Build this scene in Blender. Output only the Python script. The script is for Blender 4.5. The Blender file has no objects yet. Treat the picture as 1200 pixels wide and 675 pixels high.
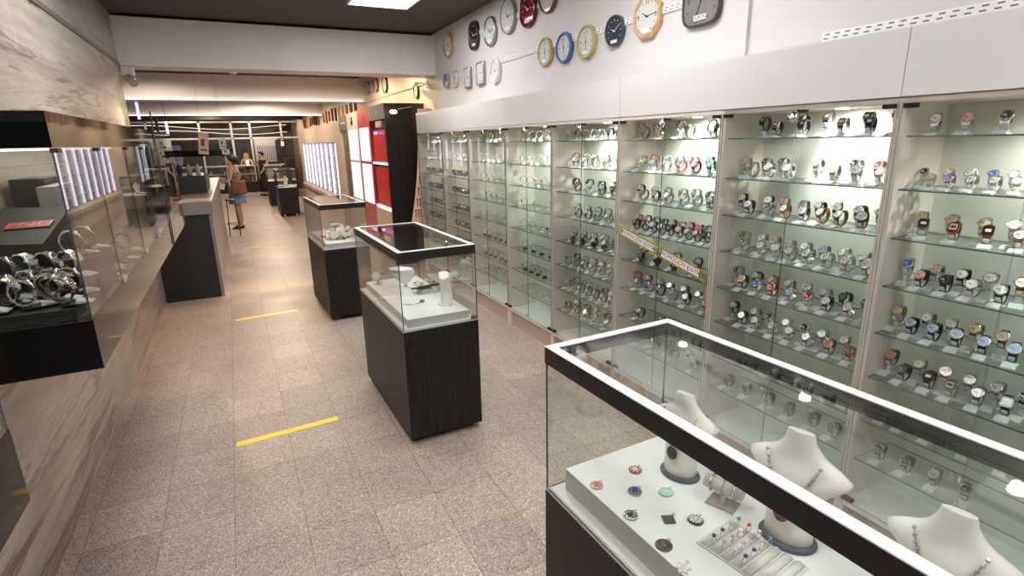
import bpy, math, random
from mathutils import Vector, Matrix
random.seed(7)
S = 1.88                      # eye height in metres; the plan below is measured in eye heights
scn = bpy.context.scene
COL = scn.collection
PI = math.pi

# ------------------------------------------------------------------ materials
def new_mat(name):
    m = bpy.data.materials.new(name); m.use_nodes = True
    nt = m.node_tree; nt.nodes.clear()
    out = nt.nodes.new('ShaderNodeOutputMaterial')
    return m, nt, out
def pbr(name, col, rough=.5, metal=0., spec=.5, coat=0., noise=None, bump=0.):
    m, nt, out = new_mat(name)
    b = nt.nodes.new('ShaderNodeBsdfPrincipled')
    b.inputs['Base Color'].default_value = (*col, 1); b.inputs['Roughness'].default_value = rough
    b.inputs['Metallic'].default_value = metal; b.inputs['Specular IOR Level'].default_value = spec
    b.inputs['Coat Weight'].default_value = coat; b.inputs['Coat Roughness'].default_value = .03
    nt.links.new(b.outputs[0], out.inputs[0])
    if noise:
        sc, amt, stretch = noise
        tc = nt.nodes.new('ShaderNodeTexCoord'); mp = nt.nodes.new('ShaderNodeMapping'); mp.inputs['Scale'].default_value = stretch
        n = nt.nodes.new('ShaderNodeTexNoise'); n.inputs['Scale'].default_value = sc; n.inputs['Detail'].default_value = 5
        r = nt.nodes.new('ShaderNodeValToRGB')
        r.color_ramp.elements[0].position = .3; r.color_ramp.elements[1].position = .7
        r.color_ramp.elements[0].color = (*[c*(1-amt) for c in col], 1); r.color_ramp.elements[1].color = (*[min(1, c*(1+amt)) for c in col], 1)
        nt.links.new(tc.outputs['Object'], mp.inputs[0]); nt.links.new(mp.outputs[0], n.inputs[0])
        nt.links.new(n.outputs[0], r.inputs[0]); nt.links.new(r.outputs[0], b.inputs['Base Color'])
        if bump:
            bp = nt.nodes.new('ShaderNodeBump'); bp.inputs['Strength'].default_value = bump; bp.inputs['Distance'].default_value = .002
            nt.links.new(n.outputs[0], bp.inputs['Height']); nt.links.new(bp.outputs[0], b.inputs['Normal'])
    return m
def emit(name, col, st):
    m, nt, out = new_mat(name); e = nt.nodes.new('ShaderNodeEmission')
    e.inputs[0].default_value = (*col, 1); e.inputs[1].default_value = st
    nt.links.new(e.outputs[0], out.inputs[0]); return m
def glassmat(name, tint, ior=1.5):
    m, nt, out = new_mat(name)
    geo = nt.nodes.new('ShaderNodeNewGeometry')
    mr = nt.nodes.new('ShaderNodeMapRange'); mr.inputs['To Min'].default_value = ior; mr.inputs['To Max'].default_value = 1/ior
    fr = nt.nodes.new('ShaderNodeFresnel'); tr = nt.nodes.new('ShaderNodeBsdfTransparent'); gl = nt.nodes.new('ShaderNodeBsdfGlossy')
    tr.inputs[0].default_value = (*tint, 1); gl.inputs['Roughness'].default_value = .004
    mx = nt.nodes.new('ShaderNodeMixShader')
    nt.links.new(geo.outputs['Backfacing'], mr.inputs[0]); nt.links.new(mr.outputs[0], fr.inputs[0])
    nt.links.new(fr.outputs[0], mx.inputs[0]); nt.links.new(tr.outputs[0], mx.inputs[1]); nt.links.new(gl.outputs[0], mx.inputs[2])
    nt.links.new(mx.outputs[0], out.inputs[0]); return m

def mat_floor():
    m, nt, out = new_mat('terrazzo_floor')
    b = nt.nodes.new('ShaderNodeBsdfPrincipled'); nt.links.new(b.outputs[0], out.inputs[0])
    tc = nt.nodes.new('ShaderNodeTexCoord')
    v = nt.nodes.new('ShaderNodeTexVoronoi'); v.inputs['Scale'].default_value = 190
    sep = nt.nodes.new('ShaderNodeSeparateColor'); r = nt.nodes.new('ShaderNodeValToRGB')
    r.color_ramp.interpolation = 'LINEAR'
    e = r.color_ramp.elements
    e[0].position = 0; e[0].color = (.20, .155, .13, 1); e[1].position = 1; e[1].color = (.70, .63, .56, 1)
    for p, c in ((.2, (.31, .245, .21)), (.5, (.40, .325, .28)), (.8, (.47, .39, .34)), (.93, (.58, .50, .44))):
        x = e.new(p); x.color = (*c, 1)
    nt.links.new(tc.outputs['Object'], v.inputs[0]); nt.links.new(v.outputs['Color'], sep.inputs[0]); nt.links.new(sep.outputs[0], r.inputs[0])
    mp = nt.nodes.new('ShaderNodeMapping'); mp.vector_type = 'POINT'
    mp.inputs['Location'].default_value = (.127*S, -1.355*S, 0)
    br = nt.nodes.new('ShaderNodeTexBrick'); br.offset = 0; br.squash = 1
    br.inputs['Scale'].default_value = 1; br.inputs['Brick Width'].default_value = .1765*S; br.inputs['Row Height'].default_value = .193*S
    br.inputs['Mortar Size'].default_value = .0016; br.inputs['Mortar Smooth'].default_value = .3
    br.inputs['Color1'].default_value = (.86, .86, .86, 1); br.inputs['Color2'].default_value = (1.08, 1.06, 1.04, 1); br.inputs['Mortar'].default_value = (.38, .34, .31, 1)
    nt.links.new(tc.outputs['Object'], mp.inputs[0]); nt.links.new(mp.outputs[0], br.inputs[0])
    mx = nt.nodes.new('ShaderNodeMix'); mx.data_type = 'RGBA'; mx.blend_type = 'MULTIPLY'; mx.inputs[0].default_value = 1
    n = nt.nodes.new('ShaderNodeTexNoise'); n.inputs['Scale'].default_value = 1.7; n.inputs['Detail'].default_value = 6
    mr = nt.nodes.new('ShaderNodeMapRange'); mr.inputs['From Min'].default_value = .3; mr.inputs['From Max'].default_value = .7
    mr.inputs['To Min'].default_value = .86; mr.inputs['To Max'].default_value = 1.08
    nt.links.new(tc.outputs['Object'], n.inputs[0]); nt.links.new(n.outputs[0], mr.inputs[0])
    m2 = nt.nodes.new('ShaderNodeMix'); m2.data_type = 'RGBA'; m2.blend_type = 'MULTIPLY'; m2.inputs[0].default_value = 1
    nt.links.new(r.outputs[0], mx.inputs[6]); nt.links.new(br.outputs[0], mx.inputs[7])
    nt.links.new(mx.outputs[2], m2.inputs[6]); nt.links.new(mr.outputs[0], m2.inputs[7])
    nt.links.new(m2.outputs[2], b.inputs['Base Color'])
    rr = nt.nodes.new('ShaderNodeMapRange'); rr.inputs['To Min'].default_value = .30; rr.inputs['To Max'].default_value = .55; b.inputs['Specular IOR Level'].default_value = .28
    nt.links.new(n.outputs[0], rr.inputs[0]); nt.links.new(rr.outputs[0], b.inputs['Roughness'])
    return m
def mat_marble(name, scale_dir, light, veincol, rot=.1):
    joints = True
    m, nt, out = new_mat(name)
    b = nt.nodes.new('ShaderNodeBsdfPrincipled'); nt.links.new(b.outputs[0], out.inputs[0]); b.inputs['Roughness'].default_value = .28
    tc = nt.nodes.new('ShaderNodeTexCoord')
    mp = nt.nodes.new('ShaderNodeMapping'); mp.inputs['Scale'].default_value = scale_dir; mp.inputs['Rotation'].default_value = (rot, 0, 0)
    nt.links.new(tc.outputs['Object'], mp.inputs[0])
    n1 = nt.nodes.new('ShaderNodeTexNoise'); n1.inputs['Scale'].default_value = 1.5; n1.inputs['Detail'].default_value = 10; n1.inputs['Distortion'].default_value = .45
    n1.inputs['Roughness'].default_value = .62
    nt.links.new(mp.outputs[0], n1.inputs[0])
    r = nt.nodes.new('ShaderNodeValToRGB'); e = r.color_ramp.elements
    e[0].position = .0; e[0].color = (*light, 1); e[1].position = 1; e[1].color = (*light, 1)
    mixv = [(a+c_)/2 for a, c_ in zip(light, veincol)]
    for p, c in ((.30, light), (.355, mixv), (.38, [a*.75 for a in veincol]), (.395, [a*.9 for a in light]), (.46, light), (.495, [a*.72+b*.28 for a, b in zip(light, veincol)]), (.53, light), (.56, veincol), (.58, [a*.85 for a in light]), (.63, light), (.665, mixv), (.70, light)):
        x = e.new(p); x.color = (*c, 1)
    nt.links.new(n1.outputs[0], r.inputs[0])
    n2 = nt.nodes.new('ShaderNodeTexNoise'); n2.inputs['Scale'].default_value = .8; n2.inputs['Detail'].default_value = 3
    nt.links.new(tc.outputs['Object'], n2.inputs[0])
    mx = nt.nodes.new('ShaderNodeMix'); mx.data_type = 'RGBA'; mx.inputs[7].default_value = (*light, 1)
    mr = nt.nodes.new('ShaderNodeMapRange'); mr.inputs['From Min'].default_value = .45; mr.inputs['From Max'].default_value = .7; mr.inputs['To Max'].default_value = .35
    nt.links.new(n2.outputs[0], mr.inputs[0]); nt.links.new(mr.outputs[0], mx.inputs[0]); nt.links.new(r.outputs[0], mx.inputs[6])
    n4 = nt.nodes.new('ShaderNodeTexNoise'); n4.inputs['Scale'].default_value = 5; n4.inputs['Detail'].default_value = 9; n4.inputs['Roughness'].default_value = .7; nt.links.new(mp.outputs[0], n4.inputs[0])
    r4 = nt.nodes.new('ShaderNodeMapRange'); r4.inputs['From Min'].default_value = .32; r4.inputs['From Max'].default_value = .60; r4.inputs['To Min'].default_value = .55; r4.inputs['To Max'].default_value = 1.08
    nt.links.new(n4.outputs[0], r4.inputs[0])
    m4 = nt.nodes.new('ShaderNodeMix'); m4.data_type = 'RGBA'; m4.blend_type = 'MULTIPLY'; m4.inputs[0].default_value = .8
    nt.links.new(mx.outputs[2], m4.inputs[6]); nt.links.new(r4.outputs[0], m4.inputs[7])
    last = m4.outputs[2]
    if joints:
        sp = nt.nodes.new('ShaderNodeSeparateXYZ'); cb = nt.nodes.new('ShaderNodeCombineXYZ')
        nt.links.new(tc.outputs['Object'], sp.inputs[0]); nt.links.new(sp.outputs[1], cb.inputs[0]); nt.links.new(sp.outputs[2], cb.inputs[1])
        br = nt.nodes.new('ShaderNodeTexBrick'); br.inputs['Scale'].default_value = 1; br.inputs['Brick Width'].default_value = 1.2; br.inputs['Row Height'].default_value = .6
        br.inputs['Mortar Size'].default_value = .0015
        br.inputs['Color1'].default_value = (.82, .8, .78, 1); br.inputs['Color2'].default_value = (1.05, 1.05, 1.05, 1); br.inputs['Mortar'].default_value = (.3, .27, .24, 1)
        nt.links.new(cb.outputs[0], br.inputs[0])
        m3 = nt.nodes.new('ShaderNodeMix'); m3.data_type = 'RGBA'; m3.blend_type = 'MULTIPLY'; m3.inputs[0].default_value = .9
        nt.links.new(last, m3.inputs[6]); nt.links.new(br.outputs[0], m3.inputs[7]); last = m3.outputs[2]
    nt.links.new(last, b.inputs['Base Color'])
    return m

M = {}
M['floor'] = mat_floor()
M['marble'] = mat_marble('marble_wall', (1, .16, 1.5), (.57, .51, .45), (.19, .115, .065), -.10)
M['marble_low'] = mat_marble('marble_lower', (1, .17, 1.7), (.56, .475, .40), (.16, .09, .05), -.22)
M['wall'] = pbr('white_paint', (.68, .655, .645), .55, noise=(3, .02, (1, 1, 1)))
M['beam'] = pbr('beam_paint', (.84, .81, .785), .5, noise=(2, .02, (1, 1, 1)))
M['cream'] = pbr('cream_panel', (.70, .55, .42), .38, noise=(4, .03, (1, 1, 1)))
M['creamwall'] = pbr('cream_wall_paint', (.74, .60, .46), .55, noise=(3, .02, (1, 1, 1)))
M['ceiling'] = pbr('dark_ceiling', (.052, .043, .038), .6, noise=(5, .08, (1, 1, 1)))
M['darkwall'] = pbr('dark_wall', (.06, .05, .045), .4, noise=(3, .15, (1, 1, 1)))
M['fascia'] = pbr('fascia_laminate', (.71, .695, .69), .3, noise=(3, .015, (1, 1, 1)))
M['post'] = pbr('cabinet_melamine', (.76, .68, .62), .4, noise=(30, .03, (1, 1, .1)))
M['back'] = pbr('cabinet_back', (.76, .765, .71), .42, noise=(4, .02, (1, 1, 1)))
M['plinth'] = pbr('plinth_floor_reflection', (.55, .44, .37), .25, noise=(6, .05, (1, .3, 1)))  # white plinth with the floor's brown reflection put into its colour
M['wood'] = pbr('wenge_wood', (.013, .0105, .010), .45, spec=.3, noise=(60, .55, (1, 1, .05)), bump=.1)
M['woodside'] = M['wood']
M['black'] = pbr('black_gloss', (.004, .004, .004), .04, spec=.26)
M['blackmatt'] = pbr('black_satin', (.018, .017, .017), .4, noise=(20, .2, (1, 1, 1)))
M['rubber'] = pbr('black_rubber', (.010, .010, .010), .6, spec=.25, noise=(30, .2, (1, 1, 1)))
M['frameblack'] = pbr('black_frame', (.012, .010, .011), .3, noise=(20, .2, (1, 1, 1)))
M['white'] = pbr('white_satin', (.85, .84, .82), .35, noise=(8, .015, (1, 1, 1)))
M['whiteedge'] = pbr('white_edge', (.72, .71, .71), .3, noise=(8, .01, (1, 1, 1)))
M['ledge'] = pbr('aluminium_grey', (.50, .50, .49), .35, metal=.0, noise=(50, .04, (1, 1, 1)))
M['busts'] = pbr('cream_resin', (.83, .78, .72), .42, noise=(9, .015, (1, 1, 1)))
M['bustfoot'] = pbr('slate_blue_foot', (.05, .07, .10), .35, noise=(9, .1, (1, 1, 1)))
M['glass'] = glassmat('clear_glass', (.965, .98, .972))
M['glassdoor'] = glassmat('door_glass', (.975, .98, .975), 1.45)
M['glassshelf'] = glassmat('shelf_glass', (.93, .965, .95), 1.4)
M['gedge'] = pbr('glass_edge', (.10, .17, .15), .15, noise=(40, .1, (1, 1, 1)))
M['gedgedark'] = pbr('glass_edge_dark', (.05, .065, .055), .15, noise=(40, .1, (1, 1, 1)))
M['chrome'] = pbr('chrome', (.72, .71, .70), .13, metal=1, noise=(50, .03, (1, 1, 1)))
M['steel'] = pbr('brushed_steel', (.50, .49, .48), .28, metal=1, noise=(90, .08, (1, 1, .2)))
M['yellow'] = pbr('yellow_tape', (.92, .60, .005), .4, noise=(12, .06, (1, 1, 1)))
M['redpanel'] = pbr('red_panel', (.45, .035, .03), .28, noise=(5, .08, (1, 1, 1)))
M['redbright'] = pbr('bright_red', (.72, .02, .015), .3, noise=(6, .1, (1, 1, 1)))
M['gold'] = pbr('gold_metal', (.72, .50, .24), .25, metal=1, noise=(30, .05, (1, 1, 1)))
M['panelglow'] = emit('ceiling_panel_glow', (1, .985, .98), 9.5)
M['lampglow'] = emit('downlight_glow', (1, .96, .86), 45)
M['lilac'] = pbr('lilac_back', (.30, .28, .34), .25, noise=(6, .2, (1, 1, .3)))
M['ledglow'] = emit('cool_led_glow', (.82, .80, 1.0), 1.1)
M['screenglow'] = emit('backlit_panel_glow', (.90, .91, 1.0), .8)
M['beamled'] = emit('beam_led_glow', (1, .96, .90), 1.7)
M['warmled'] = emit('warm_led_glow', (1, .88, .66), .9)
M['violetled'] = emit('violet_led_glow', (.28, .16, 1.0), 4)
M['warmlamp'] = emit('warm_lamp_glow', (1, .75, .45), 8)
M['skin'] = pbr('skin', (.52, .29, .20), .5, noise=(10, .05, (1, 1, 1)))
M['hairdark'] = pbr('dark_hair', (.022, .014, .011), .5, noise=(60, .3, (1, 1, .2)))
M['hairblonde'] = pbr('blonde_hair', (.42, .27, .12), .5, noise=(60, .3, (1, 1, .2)))
M['denim'] = pbr('light_denim', (.17, .25, .36), .8, noise=(70, .2, (1, 1, 1)))
M['topprint'] = pbr('printed_top', (.20, .18, .17), .8, noise=(28, .9, (1, 1, 1)))
M['leather'] = pbr('tan_leather', (.24, .085, .035), .45, noise=(14, .25, (1, 1, 1)), bump=.3)
M['blackcloth'] = pbr('black_cloth', (.012, .012, .013), .85, noise=(40, .2, (1, 1, 1)))
M['brownwood'] = pbr('brown_wood', (.14, .05, .025), .35, noise=(25, .4, (1, 1, .1)))
M['pinkboard'] = pbr('pale_pink_board', (.80, .55, .44), .45, noise=(5, .03, (1, 1, 1)))
M['grey'] = pbr('mid_grey', (.17, .16, .16), .35, noise=(5, .05, (1, 1, 1)))
M['counter'] = pbr('pale_grey_counter', (.26, .24, .23), .3, noise=(8, .04, (1, 1, 1)))
M['acrylic'] = pbr('frosted_acrylic', (.66, .68, .66), .2, noise=(40, .03, (1, 1, 1)))
M['labelwhite'] = pbr('paper_label', (.85, .84, .84), .5, noise=(30, .02, (1, 1, 1)))
M['card'] = pbr('price_card', (.50, .53, .54), .3, noise=(90, .12, (1, 1, 1)))
M['ink'] = pbr('dark_ink', (.03, .03, .05), .5, noise=(30, .1, (1, 1, 1)))
M['violetink'] = pbr('violet_ink', (.06, .04, .16), .5, noise=(30, .1, (1, 1, 1)))
M['tealstone'] = pbr('teal_stone', (.02, .27, .27), .2, noise=(90, .3, (1, 1, 1)))

PAL = {'s': (.60, .59, .57), 'k': (.018, .018, .02), 'b': (.14, .065, .03), 'g': (.66, .50, .26), 'r': (.55, .24, .13), 'w': (.86, .86, .84), 'u': (.05, .13, .42),
       'R': (.46, .03, .04), 'G': (.03, .33, .20), 'o': (.85, .20, .06), 'p': (.80, .42, .44), 'd': (.09, .085, .085), 't': (.08, .30, .36), 'l': (.38, .50, .66), 'y': (.74, .66, .28),
       'e': (.62, .55, .45), 'v': (.32, .12, .42)}
PN = {'s': 'silver', 'k': 'black', 'b': 'brown', 'g': 'gold', 'r': 'rose gold', 'w': 'white', 'u': 'blue', 'R': 'red', 'G': 'green', 'o': 'orange', 'p': 'pink', 'd': 'dark grey', 't': 'teal',
      'l': 'pale blue', 'y': 'yellow', 'e': 'cream', 'v': 'purple'}
WM = {}
def wmat(k, kind):
    key = (k, kind)
    if key not in WM:
        c = PAL[k]
        if kind == 'strap': WM[key] = pbr(PN[k]+' strap', c, .22 if k in 'sgr' else .45, metal=1. if k in 'sgr' else 0., noise=(300, .18, (1, 1, 1)))
        elif kind == 'case': WM[key] = pbr(PN[k]+' case', c, .16, metal=1. if k in 'sgr' else 0., noise=(80, .05, (1, 1, 1)))
        else: WM[key] = pbr(PN[k]+' dial', c, .18, coat=.6, noise=(60, .05, (1, 1, 1)))
    return WM[key]

# ------------------------------------------------------------------ mesh builder
XF = {}
class MB:
    def __init__(s): s.v = []; s.f = []; s.m = []; s.s = []; s.T = Matrix.Identity(4)
    def add(s, vs, fs, mi=0, smooth=False):
        o = len(s.v); s.v += [s.T @ Vector(p) for p in vs]
        for f in fs: s.f.append([i+o for i in f]); s.m.append(mi); s.s.append(smooth)
        return s
    def box(s, x0, x1, y0, y1, z0, z1, mi=0, side=None, axis=None):
        if x0 > x1: x0, x1 = x1, x0
        if y0 > y1: y0, y1 = y1, y0
        if z0 > z1: z0, z1 = z1, z0
        vs = [(x, y, z) for x in (x0, x1) for y in (y0, y1) for z in (z0, z1)]
        fs = [(0, 1, 3, 2), (4, 6, 7, 5), (0, 4, 5, 1), (2, 3, 7, 6), (0, 2, 6, 4), (1, 5, 7, 3)]
        o = len(s.v); s.v += [s.T @ Vector(p) for p in vs]
        for i, f in enumerate(fs):
            s.f.append([k+o for k in f]); s.s.append(False)
            s.m.append(side if (side is not None and i//2 != axis) else mi)
        return s
    def prism(s, pts, z0, z1, mi=0, smooth=False):
        n = len(pts); vs = [(x, y, z0) for x, y in pts]+[(x, y, z1) for x, y in pts]
        s.add(vs, [list(range(n))[::-1], list(range(n, 2*n))], mi)
        o = len(s.v)-2*n
        for i in range(n):
            j = (i+1) % n; s.f.append([o+i, o+j, o+n+j, o+n+i]); s.m.append(mi); s.s.append(smooth)
        return s
    def rings(s, rings, mi=0, smooth=True, closed=True, cap0=True, cap1=True):
        n = len(rings[0]); vs = [p for r in rings for p in r]; fs = []
        for k in range(len(rings)-1):
            for i in range(n if closed else n-1):
                j = (i+1) % n; fs.append((k*n+i, k*n+j, (k+1)*n+j, (k+1)*n+i))
        s.add(vs, fs, mi, smooth)
        o = len(s.v)-len(vs)
        if cap0: s.f.append([o+i for i in range(n)][::-1]); s.m.append(mi); s.s.append(False)
        if cap1: s.f.append([o+(len(rings)-1)*n+i for i in range(n)]); s.m.append(mi); s.s.append(False)
        return s
    def cyl(s, p0, p1, r0, r1=None, seg=12, mi=0, smooth=True):
        r1 = r0 if r1 is None else r1
        p0, p1 = Vector(p0), Vector(p1); d = (p1-p0).normalized()
        a = d.cross(Vector((0, 0, 1)) if abs(d.z) < .9 else Vector((1, 0, 0))).normalized(); b = d.cross(a)
        R = [[p+(a*math.cos(t)+b*math.sin(t))*r for t in [2*PI*i/seg for i in range(seg)]] for p, r in ((p0, r0), (p1, r1))]
        return s.rings(R, mi, smooth)
    def lathe(s, c, prof, seg=20, mi=0, axis='z', sx=1., sy=1., smooth=True):
        R = []
        for r, h in prof:
            ring = []
            for i in range(seg):
                t = 2*PI*i/seg; a, b = r*math.cos(t)*sx, r*math.sin(t)*sy
                p = {'z': (a, b, h), 'x': (h, a, b), 'y': (a, h, b)}[axis]
                ring.append((c[0]+p[0], c[1]+p[1], c[2]+p[2]))
            R.append(ring)
        return s.rings(R, mi, smooth)
    def tube(s, pts, r, seg=6, mi=0, closed=False):
        P = [Vector(p) for p in pts]; n = len(P); R = []
        for k in range(n):
            t = (P[(k+1) % n]-P[k-1]) if closed else (P[min(k+1, n-1)]-P[max(k-1, 0)])
            t.normalize(); a = t.cross(Vector((0, 0, 1)))
            if a.length < .15: a = t.cross(Vector((1, 0, 0)))
            a.normalize(); b = t.cross(a)
            R.append([P[k]+(a*math.cos(q)+b*math.sin(q))*r for q in [2*PI*i/seg for i in range(seg)]])
        if closed: R.append(R[0])
        return s.rings(R, mi, True, cap0=not closed, cap1=not closed)
    def ball(s, c, rx, ry=None, rz=None, seg=12, mi=0):
        ry = ry or rx; rz = rz or rx; R = []
        for k in range(1, seg//2+1-1+1):
            a = PI*k/(seg//2+1)
            R.append([(c[0]+rx*math.sin(a)*math.cos(t), c[1]+ry*math.sin(a)*math.sin(t), c[2]-rz*math.cos(a)) for t in [2*PI*i/seg for i in range(seg)]])
        return s.rings(R, mi, True)
    def mesh(s, name, mats, inv=None):
        me = bpy.data.meshes.new(name)
        vs = s.v if inv is None else [inv @ p for p in s.v]
        me.from_pydata([tuple(p) for p in vs], [], s.f)
        for m in (mats if isinstance(mats, (list, tuple)) else [mats]): me.materials.append(m)
        me.polygons.foreach_set('material_index', s.m); me.polygons.foreach_set('use_smooth', s.s)
        me.update(); return me
    def build(s, name, mats, parent=None, world=False, label=None):
        """world=True: vertices are world coordinates even though there is a parent"""
        inv = XF[parent.name].inverted() if (world and parent is not None) else None
        o = bpy.data.objects.new(name, s.mesh(name, mats, inv)); COL.objects.link(o)
        if parent is not None: o.parent = parent; XF[o.name] = XF[parent.name]
        else: XF[o.name] = Matrix.Identity(4)
        if label: o['label'] = label
        return o
def tag(o, label, cat, group=None, kind=None):
    if label: o['label'] = label
    if cat: o['category'] = cat
    if group: o['group'] = group
    if kind: o['kind'] = kind
    return o
def thing(name, loc, label, cat, group=None, rz=0.):
    o = bpy.data.objects.new(name, None); COL.objects.link(o); o.location = loc; o.rotation_euler = (0, 0, rz)
    o.empty_display_size = .05
    XF[o.name] = Matrix.Translation(Vector(loc)) @ Matrix.Rotation(rz, 4, 'Z')
    return tag(o, label, cat, group)
def struct(name, mb, mats): o = mb.build(name, mats); o['kind'] = 'structure'; return o
def part(name, me, parent, loc=None, rot=None):
    o = bpy.data.objects.new(name, me); COL.objects.link(o); o.parent = parent
    if loc: o.location = loc
    if rot: o.rotation_euler = rot
    return o
def text(name, body, size, Mx, mat, parent=None, depth=.0004, align='CENTER'):
    c = bpy.data.curves.new(name, 'FONT'); c.body = body; c.size = size; c.extrude = depth; c.align_x = align; c.align_y = 'CENTER'
    o = bpy.data.objects.new(name, c); COL.objects.link(o)
    dg = bpy.context.evaluated_depsgraph_get(); me = bpy.data.meshes.new_from_object(o.evaluated_get(dg)); bpy.data.objects.remove(o)
    me.materials.clear(); me.materials.append(mat); o = bpy.data.objects.new(name, me); COL.objects.link(o)
    if parent is not None:
        o.parent = parent; o.matrix_local = XF[parent.name].inverted() @ Mx
    else: o.matrix_world = Mx
    return o
def facing_left(p, slope=0.):          # text basis on a plane whose normal is -x
    X = Vector((0, -math.cos(slope), math.sin(slope))); Z = Vector((-1, 0, 0)); Y = Z.cross(X)
    m = Matrix((X, Y, Z)).transposed().to_4x4(); m.translation = Vector(p); return m
def facing_near(p):                    # normal -y
    X = Vector((1, 0, 0)); Z = Vector((0, -1, 0)); Y = Z.cross(X)
    m = Matrix((X, Y, Z)).transposed().to_4x4(); m.translation = Vector(p); return m
def hbox(mb, x0, x1, y0, y1, z0, z1, *a, **k): return mb.box(x0*S, x1*S, y0*S, y1*S, z0*S, z1*S, *a, **k)

# ------------------------------------------------------------------ the room
WX = 1.45      # clock wall
LX = -.52      # marble wall
YB1, YB1b = 4.13, 4.36
struct('floor', hbox(MB(), -2.2, 1.6, -1.6, 15.3, -.05, 0), M['floor'])
struct('ceiling', hbox(MB(), -2.2, 1.6, -1.6, 4.3, 1.76, 1.84), M['ceiling'])
struct('ceiling', hbox(MB(), -2.2, 1.6, 4.3, 15.3, 1.735, 1.84), M['ceiling'])
struct('wall_right', hbox(MB(), WX, WX+.1, -1.6, YB1, 0, 1.8), M['wall'])
struct('wall_right_far', hbox(MB(), WX, WX+.1, YB1, 15.3, 0, 1.8), M['creamwall'])
struct('wall_left', hbox(MB(), LX-.1, LX, -1.6, YB1+.0, .60, 1.8), M['marble'])
struct('wall_left_lower', hbox(MB(), LX-.1, LX, -1.6, YB1, 0, .60), M['marble_low'])
struct('wall_left_far', hbox(MB(), -2.2, -2.1, 4.1, 15.3, 0, 1.8), M['darkwall'])
struct('wall_left_return', hbox(MB(), -2.2, LX-.02, 4.0, 4.10, 0, 1.8), M['wall'])
struct('wall_back', hbox(MB(), -2.2, 1.6, 15.2, 15.3, 0, 1.8), M['darkwall'])
struct('wall_near', hbox(MB(), -2.2, 1.6, -1.6, -1.5, 0, 1.8), M['wall'])
struct('trim_1', hbox(MB(), LX, LX+.006, -1.5, YB1, 1.475, 1.495), M['grey'])
struct('trim_2', hbox(MB(), WX-.012, WX, 4.36, 6.6, 1.435, 1.442), M['cream'])
struct('trim_3', hbox(MB(), WX-.012, WX, 1.275, 1.293, 1.20, 1.76), M['wall'])
struct('wall_beam', hbox(MB(), LX, WX, YB1, YB1b, 1.475, 1.745), M['beam'])
struct('wall_beam', hbox(MB(), -2.1, WX, 6.6, 6.9, 1.455, 1.698), M['beam'])
struct('wall_beam', hbox(MB(), -2.1, WX, 9.85, 10.15, 1.455, 1.72), M['beam'])
for y in (6.6, 9.85):
    o = hbox(MB(), -2.05, WX-.02, y-.022, y-.012, 1.4505, 1.4555).build('led_line', M['beamled'])
    tag(o, 'bright white LED strip along the lower edge of the %s ceiling beam' % ('middle' if y < 8 else 'farthest'), 'light strip', 'strips under the beams')
o = hbox(MB(), -2.1, 1.45, 12.6, 12.8, 1.5, 1.735); struct('wall_header', o, M['darkwall'])

# ceiling panels (recessed light boxes)
for i, (x0, y0, y1) in enumerate(((.71, 2.83, 3.42), (.71, 1.2, 1.8), (.71, -.5, .1), (-.2, 2.0, 2.6), (-.2, .3, .9), (-.2, -1.2, -.6))):
    t = thing('ceiling_light', ((x0+.16)*S, (y0+.3)*S, 1.76*S), ['square white ceiling light panel nearest the ceiling beam', 'white ceiling light panel above the taped cabinet', 'white ceiling light panel above the front glass showcase',
              'added unseen ceiling light panel above the aisle beside the marble wall', 'white ceiling light panel above the nearest wall display case', 'white ceiling light panel above the camera side of the aisle'][i], 'ceiling light', 'ceiling light panels')  # aisle panel beside the marble is added to brighten the beam
    f = MB(); 
    hbox(f, x0-.012, x0, y0-.012, y1+.012, 1.752, 1.765); hbox(f, x0+.33, x0+.342, y0-.012, y1+.012, 1.752, 1.765)
    hbox(f, x0, x0+.33, y0-.012, y0, 1.752, 1.765); hbox(f, x0, x0+.33, y1, y1+.012, 1.752, 1.765)
    f.build('frame', M['white'], t, world=True)
    hbox(MB(), x0, x0+.33, y0, y1, 1.756, 1.762).build('diffuser', M['panelglow'], t, world=True)

# yellow floor tapes
for i, (x0, y0, x1, y1, w, lab) in enumerate(((-.119, 1.936, .226, 1.960, .032, 'bold yellow tape line on floor left of the central showcase'), (-.108, 3.485, .24, 3.515, .042, 'yellow tape line on floor beside the second showcase'),
        (-.02, 6.02, .135, 6.06, .05, 'short yellow floor tape nearest the woman with the tan bag'), (.02, 8.3, .16, 8.3, .05, 'faint yellow floor tape by the sandals of the woman'),
        (.03, 10.2, .25, 10.2, .05, 'farthest yellow floor tape before the back counter'))):
    m = MB(); n = 14; top = []; bot = []
    for k in range(n+1):
        f = k/n; x = x0+(x1-x0)*f; y = y0+(y1-y0)*f; j = random.uniform(-.0012, .0012) if 0 < k < n else 0
        top.append((x*S, (y+w/2+j)*S)); bot.append((x*S, (y-w/2+j)*S))
    m.prism(bot+top[::-1], .0002, .0014)
    tag(m.build('floor_tape', M['yellow']), lab, 'floor tape', 'yellow distance tapes')

# ------------------------------------------------------------------ glass helper
def pane(x0, x1, y0, y1, z0, z1, axis, parent, name='glass_panel', mat='glass', edge='gedgedark', world=False):
    m = MB().box(x0, x1, y0, y1, z0, z1, 0, 1, axis)
    return m.build(name, [M[mat], M[edge]], parent, world)

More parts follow.
